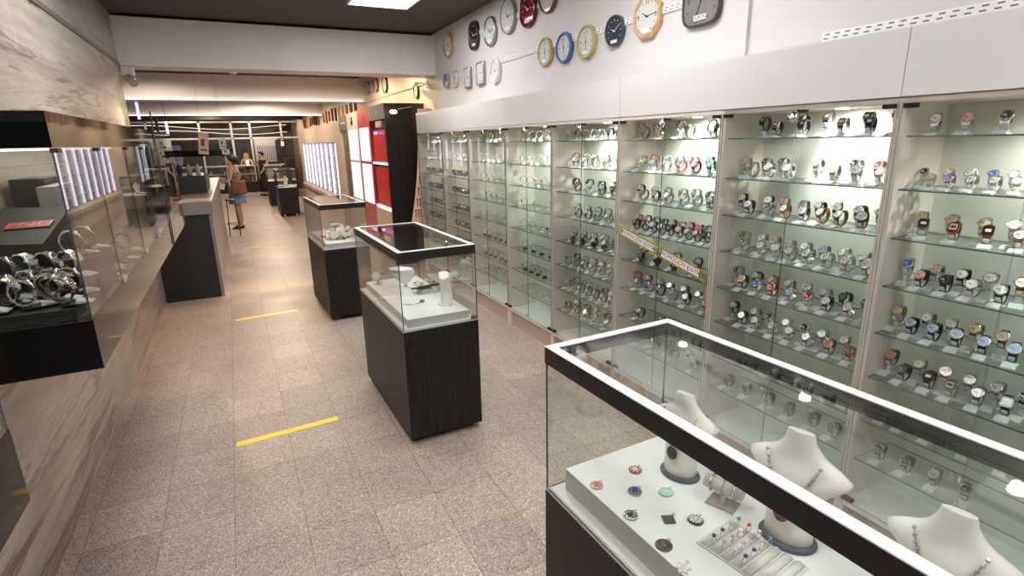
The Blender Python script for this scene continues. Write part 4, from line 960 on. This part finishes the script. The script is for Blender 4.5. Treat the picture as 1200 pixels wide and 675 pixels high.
MB().box(-.418*S, -.205*S, 4.953*S, 4.957*S, .78*S, .925*S, 0, 1, 1).build('front_glass', [M['glass'], M['gedgedark']], t, True)
hbox(MB(), -.05, -.04, 5.59, 5.6, .649, .925).build('corner_post', M['steel'], t, True)
MB().box(-.193*S, -.05*S, 5.593*S, 5.597*S, .649*S, .925*S, 0, 1, 1).build('side_glass', [M['glass'], M['gedgedark']], t, True)
def poster(x, y, z, w, h, mat, lab, rot=0.):
    m = MB(); m.T = Matrix.Translation((x*S, y*S, z*S)) @ Matrix.Rotation(rot, 4, 'Y'); m.box(-w/2, w/2, -.003, .003, -h/2, h/2)
    m.box(-w*.25, w*.1, -.0042, -.003, -h*.1, h*.22, 1); m.box(-w*.3, w*.3, -.0042, -.003, -h*.34, -h*.26, 1)
    o = m.build('poster', [mat, M['brownwood']]); tag(o, lab, 'poster')
    c = MB(); c.cyl((x*S, y*S, z*S+h*.49), (x*S, y*S, 1.734*S), .0012, seg=5); c.build('hanging_cord', M['rubber'], o)
poster(-.175, 4.945, 1.02, .13, .30, M['pinkboard'], 'pale pink card poster hanging above the counter vitrine', .12)
poster(-.045, 4.945, 1.02, .09, .16, M['labelwhite'], 'small white picture card right of the pink hanging poster')
poster(-.03, 4.94, .955, .10, .07, M['labelwhite'], 'tiny white notice on the vitrine header')
for k, (x, y) in enumerate(((-.38, 5.1), (-.31, 5.12), (-.25, 5.1))):
    m = MB(); m.lathe((0, 0, 0), [(.028, 0), (.03, .01), (.026, .06), (.05, .10), (.02, .13), (.018, .16)], 16); o = m.build('mini_bust', M['busts'] if k else M['blackmatt']); o.location = (x*S, y*S, .781*S)
    tag(o, '%s small display bust in the vitrine, %s' % ('black' if k == 0 else 'cream', ['at its left', 'in its middle', 'at its right'][k]), 'bust')
# bar stool
t = thing('bar_stool', (-.075*S, 7.0*S, 0), 'tall thin-legged dark bar stool beside the sales counter', 'stool')
MB().lathe((-.075*S, 7.0*S, .40*S), [(0, 0), (.10, .0), (.11, .015), (.10, .03), (0, .035)], 24).build('seat', M['brownwood'], t, True)
for ax, ay in ((-1, -1), (1, -1), (-1, 1), (1, 1)):
    MB().cyl((-.075*S+ax*.105, 7.0*S+ay*.105, 0), (-.075*S+ax*.07, 7.0*S+ay*.07, .40*S), .009, seg=8).build('leg', M['blackmatt'], t, True)
MB().tube([(-.075*S+.13*math.cos(a), 7.0*S+.13*math.sin(a), .14*S) for a in [2*PI*i/24 for i in range(24)]], .007, closed=True).build('foot_ring', M['blackmatt'], t, True)

# violet tube lamps
for k, (x, z0, z1) in enumerate(((-.793, 1.285, 1.45), (-.563, 1.135, 1.262))):
    t = thing('tube_lamp', (x*S, 7.0*S, z1*S), 'glowing violet hanging tube lamp, %s' % ['the higher one at the marble wall edge', 'the lower one right of the other'][k], 'lamp', 'violet tube lamps')
    MB().cyl((x*S, 7*S, z0*S), (x*S, 7*S, z1*S), .022).build('tube', M['violetled'], t, True)
    MB().cyl((x*S, 7*S, z1*S), (x*S, 7*S, 1.735*S), .004).build('cord', M['rubber'], t, True)
o = MB().box(-.69*S, -.665*S, 7.3*S, 7.32*S, .0, 1.31*S).build('steel_upright', M['blackmatt']); tag(o, 'tall black post standing beyond the end of the marble wall', 'upright')
# lit wall cabinets along the far left wall
for k, (y0, y1) in enumerate(((7.4, 9.6), (9.8, 12.0))):
    t = thing('lit_wall_cabinet', (-1.5*S, (y0+y1)/2*S, 0), 'dark cabinet with vertical light strips on the far left side, %s one' % ['nearer', 'farther'][k], 'display cabinet', 'strip-lit cabinets')
    hbox(MB(), -1.7, -1.38, y0, y1, 0, 1.2).build('carcass', M['darkwall'], t, True)
    hbox(MB(), -1.38, -1.375, y0+.05, y1-.05, .42, 1.05).build('mirror_back', M['steel'], t, True)
    for q in range(6):
        yy = y0+.15+(y1-y0-.3)*q/5; hbox(MB(), -1.374, -1.355, yy, yy+.02, .45, 1.03).build('light_strip', M['ledglow'], t, True)

# ------------------------------------------------------------------ right side beyond the beam: brand display units
GX = 1.12
# wenge end panel with a bowed outline
t = thing('end_panel', (1.24*S, 4.44*S, 0), 'tall dark wood end panel with bowed side next to the pink board', 'panel')
m = MB(); pr = []
for k in range(17):
    f = k/16; z = 1.29*(1-f); bow = .022*math.sin(PI*min(1, f*1.25)); pr.append((1.332+bow-.02*f, z))
outl = [(GX, 0)]+[(x, z) for x, z in pr[::-1]]+[(GX, 1.29)]
m.T = Matrix(((1, 0, 0, 0), (0, 0, -1, 4.455*S), (0, 1, 0, 0), (0, 0, 0, 1)))
m.prism([(x*S, z*S) for x, z in outl], 0, .02*S); m.build('board', M['wood'], t, True)
# reading lamp on it
t = thing('picture_lamp', (1.33*S, 4.42*S, 1.27*S), 'small arm lamp with glowing oval shade on the dark end panel', 'lamp')
MB().tube([(1.335*S, 4.42*S, 1.268*S), (1.28*S, 4.36*S, 1.258*S), (1.20*S, 4.34*S, 1.245*S)], .007).build('arm', M['steel'], t, True)
MB().ball((1.165*S, 4.34*S, 1.225*S), .055, .03, .028, 12).build('shade', M['warmlamp'], t, True)
# curved pink board with slots
t = thing('earring_board', (1.33*S, 4.27*S, 0), 'curved pale pink display board with dark slotted rows beside the cabinets', 'display board')
m = MB(); R = []
for k in range(19):
    f = k/18; z = 1.24-.90*f; x = 1.318+.030*math.sin(f*PI*.9)-.125*f; R.append([(x*S, 4.20*S, z*S), ((x+.11-.0*f)*S if x+.11 < 1.44 else 1.44*S, 4.20*S, z*S), ((x+.11)*S if x+.11 < 1.44 else 1.44*S, 4.215*S, z*S), (x*S, 4.215*S, z*S)])
m.rings(R, 0, True); m.build('board', M['pinkboard'], t, True)
m = MB()
for row in range(9):
    f = .12+.095*row; z = 1.24-.90*f; x = 1.318+.030*math.sin(f*PI*.9)-.125*f
    for c_ in range(5): m.box((x+.018+.02*c_)*S, (x+.026+.02*c_)*S, 4.1985*S, 4.20*S, (z-.028)*S, (z+.028)*S)
    m.box((x+.012)*S, (x+.11)*S, 4.198*S, 4.2*S, (z+.028)*S, (z+.033)*S)
m.build('slots', M['brownwood'], t, True)
# units along the gondola
def unit(name, y0, y1, ztop, body, lab):
    t = thing(name, ((GX+WX)/2*S, (y0+y1)/2*S, 0), lab, 'brand display unit', 'brand display units')
    hbox(MB(), GX+.03, WX-.002, y0+.001, y1-.001, 0, ztop).build('carcass', body, t, True); return t
t = unit('brand_display', 4.46, 5.0, 1.297, M['blackmatt'], 'grey-headed display unit with glowing red shelves beside dark end panel')
hbox(MB(), GX, GX+.03, 4.46, 5.0, 1.18, 1.297).build('header', M['grey'], t, True)
text('emblem', 'S', .10, facing_left((GX*S-.001, 4.72*S, 1.235*S)), M['labelwhite'], t)
for z0, z1 in ((.84, 1.10), (.47, .79)):
    hbox(MB(), GX+.012, GX+.03, 4.52, 4.95, z0, z1).build('red_back', M['redbright'], t, True)
    hbox(MB(), GX-.004, GX+.03, 4.5, 4.97, z0-.02, z0-.005).build('shelf', M['screenglow'], t, True)
hbox(MB(), GX+.004, GX+.03, 4.60, 4.8, 1.12, 1.17).build('product_card', M['cream'], t, True)
MB().ball((1.11*S, 4.75*S, 1.075*S), .03, .03, .02, 8).build('blue_lamp', M['violetled'], t, True)
hbox(MB(), GX, GX+.03, 4.46, 5.0, 0, .44).build('lower_panel', M['cream'], t, True)
t = unit('brand_display', 5.0, 5.5, 1.300, M['redpanel'], 'red display unit with two stacked white backlit panels')
hbox(MB(), GX, GX+.03, 5.0, 5.5, 0, 1.300).build('front_panel', M['redpanel'], t, True)
for z0, z1 in ((.835, 1.13), (.455, .81)): hbox(MB(), GX-.006, GX, 5.06, 5.42, z0, z1).build('backlit_panel', M['screenglow'], t, True)
text('emblem', 'M', .15, facing_left((GX*S-.002, 5.25*S, 1.215*S)), M['grey'], t)
t = unit('brand_display', 5.5, 6.04, 1.29, M['cream'], 'cream display unit with black emblem and white backlit panels')
hbox(MB(), GX, GX+.03, 5.5, 6.04, 0, 1.29).build('front_panel', M['cream'], t, True)
for z0, z1 in ((.835, 1.125), (.455, .81)): hbox(MB(), GX-.006, GX, 5.56, 5.96, z0, z1).build('backlit_panel', M['screenglow'], t, True)
hbox(MB(), GX-.003, GX, 5.74, 5.80, 1.17, 1.25).build('emblem', M['ink'], t, True); hbox(MB(), GX-.003, GX, 5.72, 5.83, 1.19, 1.205).build('emblem', M['ink'], t, True)
t = unit('brand_display', 6.04, 6.5, 1.285, M['grey'], 'narrow grey display unit between the two cream units')
hbox(MB(), GX, GX+.03, 6.04, 6.5, 1.13, 1.285).build('header', M['grey'], t, True)
hbox(MB(), GX, GX+.03, 6.04, 6.5, 0, .30).build('lower_panel', M['cream'], t, True)
hbox(MB(), GX+.024, GX+.03, 6.1, 6.44, .30, 1.13).build('mirror_back', M['steel'], t, True)
text('lettering', 'CASIO', .07, facing_left((GX*S-.001, 6.27*S, 1.21*S)), M['labelwhite'], t) if False else None
hbox(MB(), GX-.002, GX, 6.14, 6.40, 1.20, 1.212).build('lettering_bar', M['labelwhite'], t, True)
t = unit('strip_lit_cabinet', 6.5, 10.52, 1.226, M['cream'], 'long cream-framed wall cabinet with vertical cool white light strips')
m = MB(); hbox(m, GX, GX+.03, 6.5, 10.52, 1.01, 1.226); hbox(m, GX, GX+.03, 6.5, 10.52, 0, .36); hbox(m, GX, GX+.03, 6.5, 6.86, .36, 1.01); hbox(m, GX, GX+.03, 10.25, 10.52, .36, 1.01); m.build('frame', M['cream'], t, True)
hbox(MB(), GX+.026, GX+.03, 6.86, 10.25, .36, 1.01).build('back_panel', M['lilac'], t, True)
for q in range(9):
    yy = 6.95+(10.15-6.95)*q/8; hbox(MB(), GX+.008, GX+.022, yy, yy+.045, .38, 1.0).build('light_strip', M['ledglow'], t, True)
for q in range(8):
    for z in (.48, .60, .72, .84):
        yy = 7.0+(10.15-6.95)*q/8; hbox(MB(), GX+.004, GX+.024, yy+.03, yy+.33, z, z+.006).build('shelf', M['acrylic'], t, True)
hbox(MB(), GX-.03, GX, 6.5, 10.52, .30, .345).build('ledge', M['cream'], t, True)

# ------------------------------------------------------------------ the far end: partition of framed glass, back counter
def window_grid():
    f = MB(); Y = 13.9
    for x in (-1.5, -.53, .086, .46, 1.10): hbox(f, x-.022, x+.022, Y, Y+.04, 0, 1.52)
    for z in (1.50, 1.155): hbox(f, -2.1, 1.45, Y, Y+.04, z-.018, z+.018)
    f2 = f; o = struct('window_1', f2, M['whiteedge'])
    g = MB().box(-2.1*S, 1.45*S, 13.915*S, 13.92*S, 0, 1.5*S, 0, 1, 1).build('window_2', [M['glass'], M['gedgedark']]); o['kind'] = 'structure'; g['kind'] = 'structure'
window_grid()
for k, z in enumerate((1.30, 1.42)):
    m = MB(); pts = [(-2.0*S+3.3*S*i/14, 14.8*S, (z+.05*math.sin(i*.45+k))*S) for i in range(15)]; m.tube(pts, .012)  # glowing tubes stand in for LED reflections in the partition glass
    tag(m.build('led_line', M['warmled']), '%s warm LED reflection in the far glass partition, made as glowing tube' % ['lower', 'upper'][k], 'light strip')
hbox(MB(), -.1, .36, 14.2, 14.25, 0, 1.1).build('tmp', M['wood']); o = bpy.data.objects['tmp']; o.name = 'dark_door'; tag(o, 'dark wooden door panel behind the blonde person', 'door panel')
t = thing('white_rack', (.66*S, 13.8*S, 0), 'pale rack with vertical slots beside the person in black', 'rack')
hbox(MB(), .50, .98, 13.75, 13.85, 0, 1.13).build('rack_body', pbr('rack_grey', (.50, .50, .52), .4, noise=(10, .05, (1, 1, 1))), t, True)
for k in range(9): hbox(MB(), .55+.045*k, .565+.045*k, 13.74, 13.75, .66, .98).build('slot', M['brownwood' if k < 2 else 'grey'], t, True)
# back counter
t = thing('back_counter', (.5*S, 12.9*S, 0), 'glass-fronted dark counter across the far end of the shop', 'counter')
hbox(MB(), -.9, 1.05, 12.75, 13.2, .05, .26).build('counter_base', M['wood'], t, True)
hbox(MB(), -.9, 1.05, 12.77, 13.2, 0, .05).build('skirting', M['steel'], t, True)
for x in (-.9, -.2, .45, 1.03): hbox(MB(), x, x+.02, 12.75, 13.2, .26, .58).build('upright', M['blackmatt'], t, True)
hbox(MB(), -.9, 1.05, 12.76, 13.18, .42, .43).build('shelf', M['acrylic'], t, True)
hbox(MB(), -.9, 1.05, 12.73, 13.22, .58, .60).build('countertop', M['ledge'], t, True)
MB().box(-.9*S, 1.05*S, 12.752*S, 12.756*S, .26*S, .58*S, 0, 1, 1).build('front_glass', [M['glass'], M['gedgedark']], t, True)
for k in range(14):
    x = -.8+.13*k; m = MB().box(-.06, .06, -.05, .05, 0, .05).lathe((0, 0, .05), [(.02, 0), (.03, .05), (.0, .09)], 10)
    o = m.build('display_block', M[['redbright', 'white', 'blackmatt', 'busts'][k % 4]]); o.location = (x*S, 12.95*S, .4305*S if k % 2 else .2605*S)
    tag(o, '%s jewellery block on the %s shelf of the back counter' % (['red', 'white', 'black', 'cream'][k % 4], 'upper' if k % 2 else 'lower'), 'display block', 'jewellery blocks in the back counter (%s, %s)' % (['red', 'white', 'black', 'cream'][k % 4], 'upper' if k % 2 else 'lower'))
o = hbox(MB(), .95, 1.10, 11.6, 12.2, 0, .74).build('black_cabinet', M['wood']); tag(o, 'tall black cabinet between distant showcase and the cream unit', 'cabinet')
t = thing('wall_screen', (1.0*S, 13.6*S, .9*S), 'dark stand with a small bright white sign at the far right corner', 'sign stand')
hbox(MB(), .93, 1.14, 13.6, 13.7, 0, 1.1).build('stand', M['blackmatt'], t, True); hbox(MB(), 1.04, 1.10, 13.59, 13.6, .97, 1.07).build('sign', M['screenglow'], t, True)
tag(MB().box(.70*S, .92*S, 13.0*S, 13.15*S, .601*S, .65*S).build('till', M['blackmatt']), 'black cash till on the back counter', 'till')

# ------------------------------------------------------------------ people
def skinned(name, joints, edges, mat, parent, sub=2):
    me = bpy.data.meshes.new(name); me.from_pydata([j[0] for j in joints], edges, []); me.update()
    o = bpy.data.objects.new(name, me); COL.objects.link(o)
    s = o.modifiers.new('skin', 'SKIN'); s.use_smooth_shade = True
    if not me.skin_vertices: 
        me.attributes.new('dummy', 'FLOAT', 'POINT')
    for i, sv in enumerate(me.skin_vertices[0].data if me.skin_vertices else []):
        r = joints[i][1]; sv.radius = r if isinstance(r, tuple) else (r, r); sv.use_root = (i == 0)
    ss = o.modifiers.new('sub', 'SUBSURF'); ss.levels = sub; ss.render_levels = sub
    dg = bpy.context.evaluated_depsgraph_get(); dg.update()
    new = bpy.data.meshes.new_from_object(o.evaluated_get(dg)); bpy.data.objects.remove(o)
    new.materials.clear(); new.materials.append(mat)
    for p in new.polygons: p.use_smooth = True
    q = bpy.data.objects.new(name, new); COL.objects.link(q); q.parent = parent; XF[q.name] = XF[parent.name]
    return q
def ensure_skin():
    # skin_vertices layer appears once the modifier exists through bpy.ops; build it explicitly
    pass
def figure(loc, rz, h, lab, arms, skin, lean=0., legs='stand', sleeve=None):
    """faces local -x; arms: (elbow, wrist, tip) for right and left, local metres at h=1.62"""
    t = thing('person', loc, lab, 'person', None, rz); k = h/1.62; t.scale = (k, k, k)
    J = []; E = []
    def j(p, r, par=None):
        J.append((p, r)); i = len(J)-1
        if par is not None: E.append((par, i))
        return i
    pel = j((0, 0, .90), (.125, .150)); wa = j((-.0-lean*.3, 0, 1.03), (.10, .125), pel); ch = j((-lean*.7, 0, 1.20), (.105, .145), wa); ub = j((-lean, 0, 1.32), (.085, .12), ch)
    nk = j((-lean-.01, 0, 1.40), (.045, .045), ub); hd0 = j((-lean-.025, 0, 1.46), (.066, .06), nk); hd1 = j((-lean-.03, 0, 1.53), (.085, .072), hd0); hd2 = j((-lean-.02, 0, 1.585), (.062, .055), hd1)
    nose = j((-lean-.122, 0, 1.505), (.011, .009), hd1)
    for s, (el, wr, ti) in zip((-1, 1), arms):
        sh = j((-lean+.01, s*.165, 1.325), .05, ub); e = j(el, .038, sh); w = j(wr, .027, e); hnd = j(ti, .030, w)
        d = (Vector(ti)-Vector(wr)).normalized()
        for q in range(4): 
            o_ = Vector((0, 0, 1)).cross(d); o_ = o_.normalized() if o_.length > .1 else Vector((0, 1, 0))
            j(tuple(Vector(ti)+d*(.055-.006*abs(q-1.5))+o_*(q-1.5)*.018), .0085, hnd)
        j(tuple(Vector(ti)+d*.01+Vector((0, 0, .035))), .009, hnd)
    for s in (-1, 1):
        hp = j((0, s*.085, .84), .085, pel); kn = j((-.015, s*.09, .47), .058, hp); cf = j((.005, s*.09, .32), .055, kn); an = j((.01, s*.095, .09), .034, cf); ft = j((-.07, s*.10, .035), .030, an); j((-.14, s*.105, .025), .022, ft)
    body = skinned('body', J, E, skin, t)
    return t, body
_tmp = bpy.data.meshes.new('t'); _tmp.from_pydata([(0, 0, 0), (0, 0, 1)], [(0, 1)], []); _o = bpy.data.objects.new('t', _tmp); COL.objects.link(_o); _o.modifiers.new('s', 'SKIN')
HAS_SKIN = bool(_tmp.skin_vertices); bpy.data.objects.remove(_o); bpy.data.meshes.remove(_tmp)
if not HAS_SKIN:
    def skinned(name, joints, edges, mat, parent, sub=2):
        me = bpy.data.meshes.new(name); me.from_pydata([j[0] for j in joints], edges, []); me.update()
        o = bpy.data.objects.new(name, me); COL.objects.link(o)
        import bmesh
        bm = bmesh.new(); bm.from_mesh(me); lay = bm.verts.layers.skin.verify(); bm.verts.ensure_lookup_table()
        for i, v in enumerate(bm.verts):
            r = joints[i][1]; v[lay].radius = r if isinstance(r, tuple) else (r, r); v[lay].use_root = (i == 0)
        bm.to_mesh(me); bm.free()
        o.modifiers.new('skin', 'SKIN').use_smooth_shade = True
        ss = o.modifiers.new('sub', 'SUBSURF'); ss.levels = sub; ss.render_levels = sub
        dg = bpy.context.evaluated_depsgraph_get(); dg.update()
        new = bpy.data.meshes.new_from_object(o.evaluated_get(dg)); bpy.data.objects.remove(o)
        new.materials.clear(); new.materials.append(mat)
        for p in new.polygons: p.use_smooth = True
        q = bpy.data.objects.new(name, new); COL.objects.link(q); q.parent = parent; XF[q.name] = XF[parent.name]
        return q
def eyes(t, lean, eyem):
    for s in (-1, 1): MB().ball((-lean-.108, s*.030, 1.535), .009, .012, .008, 8).build('eye', M[eyem], t)
    MB().ball((-lean-.109, 0, 1.472), .007, .022, .006, 8).build('mouth', M['redpanel'], t)
# woman with tan bag at the counter
hz = 1.67
t, b = figure((.0*S, 7.62*S, .0), math.radians(-8), hz, 'person with dark hair, patterned top, denim skirt and tan bag standing at the counter',
              (((-.04, -.22, 1.10), (-.24, -.14, 1.04), (-.31, -.11, 1.05)), ((-.10, .20, 1.10), (-.28, .12, 1.10), (-.34, .09, 1.12))), M['skin'], lean=.03)
skinned('top', [((.0, 0, .98), (.135, .155)), ((-.01, 0, 1.08), (.128, .148)), ((-.022, 0, 1.20), (.135, .165)), ((-.03, 0, 1.30), (.10, .135))], [(0, 1), (1, 2), (2, 3)], M['topprint'], t)
m = MB(); R = []
for k in range(9):
    f = k/8; z = 1.0-.44*f; rx = .140+.045*f; ry = .165+.045*f; R.append([(rx*(1+.03*math.sin(7*a+f*2)*f)*math.cos(a), ry*(1+.03*math.sin(7*a+f*2)*f)*math.sin(a), z) for a in [2*PI*i/32 for i in range(32)]])
m.rings(R, 0, cap0=True, cap1=False); m.build('skirt', M['denim'], t)
m = MB(); m.ball((-.02+.012, 0, 1.555), .105, .092, .085, 14); m.ball((.075, 0, 1.53), .075, .08, .085, 12); m.ball((.10, .01, 1.47), .05, .06, .06, 10); 
m.v = [Vector((max(v.x, -.105 if v.z > 1.575 else -.055), v.y, v.z)) for v in m.v]; m.build('hair', M['hairdark'], t)
eyes(t, .03, 'hairdark')
for s in (-1, 1):
    m = MB(); m.prism([(-.17, s*.10-.045), (-.17, s*.10+.045), (-.02, s*.10+.048), (.055, s*.10+.04), (.055, s*.10-.04), (-.02, s*.10-.048)], .0, .022); m.box(-.11, -.06, s*.10-.05, s*.10+.05, .022, .062); m.box(.015, .05, s*.1-.042, s*.1+.042, .022, .05); m.build('sandal', M['rubber'], t)
o = MB(); R = []
for k in range(9):
    f = k/8; z = .78+.30*f; wx = .17*(1-.25*f)*(1 if k else .85); wy = .055*(1-.4*f)+.01; R.append([(.10+wx*math.copysign(abs(math.cos(a))**.7, math.cos(a)), -.23+wy*math.copysign(abs(math.sin(a))**.7, math.sin(a)), z+.02*math.cos(a*2)*(f > .9)) for a in [2*PI*i/28 for i in range(28)]])
o.rings(R, 0); bag = thing('shoulder_bag', (.0*S, 7.62*S, 0), 'large slouchy tan leather shoulder bag on the standing woman', 'bag', None, math.radians(-8)); bag.scale = t.scale
o.build('bag_body', M['leather'], bag)
o = MB(); o.tube([(.20, -.235, 1.06), (.12, -.215, 1.24), (.03, -.185, 1.375), (-.01, -.175, 1.38), (-.01, -.205, 1.26), (.00, -.235, 1.06)], .010, 8); o.build('strap', M['leather'], bag)
o = MB(); o.T = Matrix.Rotation(.3, 4, 'Y'); o.box(-.10, .10, -.002, .002, -.07, .07); pc = o.build('paper_sheet', M['labelwhite']); pc.location = (.0*S-.31, 7.62*S-.12, 1.0); pc.rotation_euler = (0, 0, .4); tag(pc, 'white sheet of paper held by the standing woman', 'paper')
# person in black near the back counter
t, b = figure((.545*S, 12.35*S, 0), math.radians(20), 1.62, 'person in black clothes with short dark curly hair standing before the back counter',
              (((-.02, -.24, 1.08), (-.12, -.20, .92), (-.16, -.19, .86)), ((-.12, .22, 1.10), (-.26, .10, 1.22), (-.29, .05, 1.28))), M['skin'])
skinned('shirt', [((.0, 0, .80), (.125, .155)), ((.0, 0, .90), (.150, .170)), ((0, 0, 1.05), (.13, .15)), ((0, 0, 1.22), (.132, .17)), ((0, 0, 1.33), (.10, .135)), ((.01, -.17, 1.32), .07), ((-.01, -.22, 1.18), .065), ((.01, .17, 1.32), .07), ((-.05, .21, 1.19), .065)], [(0, 1), (1, 2), (2, 3), (3, 4), (4, 5), (5, 6), (4, 7), (7, 8)], M['blackcloth'], t)
for s in (-1, 1): skinned('trouser_leg', [((0, s*.08, .92), .12), ((0, s*.08, .80), .115), ((-.012, s*.09, .47), .080), ((.01, s*.095, .12), .060)], [(0, 1), (1, 2), (2, 3)], M['blackcloth'], t)
for s in (-1, 1): MB().prism([(-.18, s*.10-.045), (-.18, s*.10+.045), (.06, s*.10+.04), (.06, s*.10-.04)], 0, .06).build('shoe', M['rubber'], t)
m = MB(); m.ball((.02, 0, 1.56), .10, .095, .085, 14); m.ball((-.02, 0, 1.60), .08, .08, .05, 12); m.v = [Vector((max(v.x, -.085), v.y, v.z)) for v in m.v]; m.build('hair', M['hairdark'], t); eyes(t, 0, 'hairdark')
# blonde person behind the counter
t, b = figure((.30*S, 13.45*S, .0), math.radians(82), 1.58, 'person with long blonde hair in a dark sleeveless top leaning behind the back counter',
              (((-.14, -.24, 1.08), (-.30, -.08, 1.16), (-.33, -.02, 1.20)), ((-.14, .24, 1.08), (-.30, .08, 1.16), (-.33, .02, 1.20))), pbr('fair_skin', (.66, .40, .28), .5, noise=(10, .05, (1, 1, 1))), lean=.08)
skinned('top', [((.0, 0, .90), (.14, .16)), ((-.03, 0, 1.05), (.13, .148)), ((-.055, 0, 1.20), (.132, .16)), ((-.07, 0, 1.28), (.10, .12))], [(0, 1), (1, 2), (2, 3)], M['brownwood'], t)
m = MB(); m.ball((-.075, 0, 1.55), .098, .095, .085, 14); m.v = [Vector((max(v.x, -.16 if v.z > 1.58 else -.11), v.y, v.z)) for v in m.v]
for s in (-1, 1): m.rings([[(-.09+.045*math.cos(a)+.01*k, s*(.078+.006*k)+.024*math.sin(a), 1.56-.075*k) for a in [2*PI*i/12 for i in range(12)]] for k in range(5)], 0)
m.build('hair', M['hairblonde'], t); eyes(t, .08, 'hairdark')
o = MB().box(-.03, .03, -.004, .004, -.06, .06).build('phone', M['warmlamp']); o.location = (.30*S, 13.45*S-.36, 1.21); tag(o, 'bright phone held in front of the blonde person', 'phone')

# the rest of the watches as one mass
o = STUFF.build('wrist_watch', STUFF_MATS); tag(o, 'rows of small watches in the two leftmost cabinets and low shelves left of tape', 'watches', kind='stuff')

# ------------------------------------------------------------------ lights
def area(name, loc, rot, size, energy, col, sy=None):
    L = bpy.data.lights.new(name, 'AREA'); L.energy = energy; L.color = col; L.size = size
    if sy: L.shape = 'RECTANGLE'; L.size_y = sy
    o = bpy.data.objects.new(name, L); COL.objects.link(o); o.location = loc; o.rotation_euler = rot; return o
def spot(name, loc, target, energy, col, ang=70, r=.03, blend=.6):
    L = bpy.data.lights.new(name, 'SPOT'); L.energy = energy; L.color = col; L.spot_size = math.radians(ang); L.spot_blend = blend; L.shadow_soft_size = r
    o = bpy.data.objects.new(name, L); COL.objects.link(o); o.location = loc
    d = Vector(target)-Vector(loc); o.rotation_euler = d.to_track_quat('-Z', 'Y').to_euler(); return o
WARM = (1, .70, .42)
for k, (x, y, e) in enumerate(((.3, 5.3, 150), (.9, 5.6, 120), (.4, 7.6, 190), (-.6, 6.0, 60), (.5, 9.2, 200), (-.4, 9.0, 80), (.5, 11.3, 230), (-.3, 12, 120), (.6, 13.3, 160), (-.8, 13.5, 90))):
    L = bpy.data.lights.new('ceiling_spot', 'SPOT'); L.energy = e*.42; L.color = (1, .80, .60); L.spot_size = math.radians(176); L.spot_blend = .25; L.shadow_soft_size = .06
    o = bpy.data.objects.new('ceiling_spot', L); COL.objects.link(o); o.location = (x*S, y*S, 1.66*S)
# warm spots on the aisle floor just before the beam
spot('aisle_spot', (.1*S, 4.4*S, 1.70*S), (.0*S, 3.4*S, 0), 160, WARM, 80)
spot('aisle_spot', (-.35*S, 4.05*S, 1.40*S), (-.2*S, 3.0*S, 0), 60, WARM, 90)
spot('wall_spot', (1.1*S, 4.5*S, 1.70*S), (1.40*S, 4.6*S, 1.2*S), 40, WARM, 120)
area('case_light', (-.385*S, 1.9*S, .996*S), (0, 0, 0), .15*S, 4, (1, .92, .78), 1.5*S)

# ------------------------------------------------------------------ world and camera
w = bpy.data.worlds.new('world'); scn.world = w; w.use_nodes = True
w.node_tree.nodes['Background'].inputs[0].default_value = (.5, .48, .45, 1); w.node_tree.nodes['Background'].inputs[1].default_value = .2
cam = bpy.data.cameras.new('camera'); co = bpy.data.objects.new('camera', cam); COL.objects.link(co); scn.camera = co
cam.sensor_width = 36; cam.lens = 638.1/1200*36; cam.clip_start = .02; cam.clip_end = 200
yaw, pit, rol = 4.59937894e-01, -2.66252968e-01, -2.21074623e-02
f = Vector((math.sin(yaw)*math.cos(pit), math.cos(yaw)*math.cos(pit), math.sin(pit))); r = Vector((math.cos(yaw), -math.sin(yaw), 0)); u_ = r.cross(f)
r2 = r*math.cos(rol)+u_*math.sin(rol); u2 = -r*math.sin(rol)+u_*math.cos(rol)
mx = Matrix((r2, u2, -f)).transposed().to_4x4(); mx.translation = Vector((0, 0, S)); co.matrix_world = mx

vs = scn.view_settings; vs.view_transform = 'Standard'; vs.look = 'None'; vs.gamma = 1; vs.use_curve_mapping = False; vs.exposure = 0.92
scn.cycles.max_bounces = 10; scn.cycles.transparent_max_bounces = 40; scn.cycles.glossy_bounces = 5; scn.cycles.diffuse_bounces = 4
scn.cycles.caustics_reflective = False; scn.cycles.caustics_refractive = False; scn.cycles.sample_clamp_indirect = 4
scn.cycles.use_denoising = True
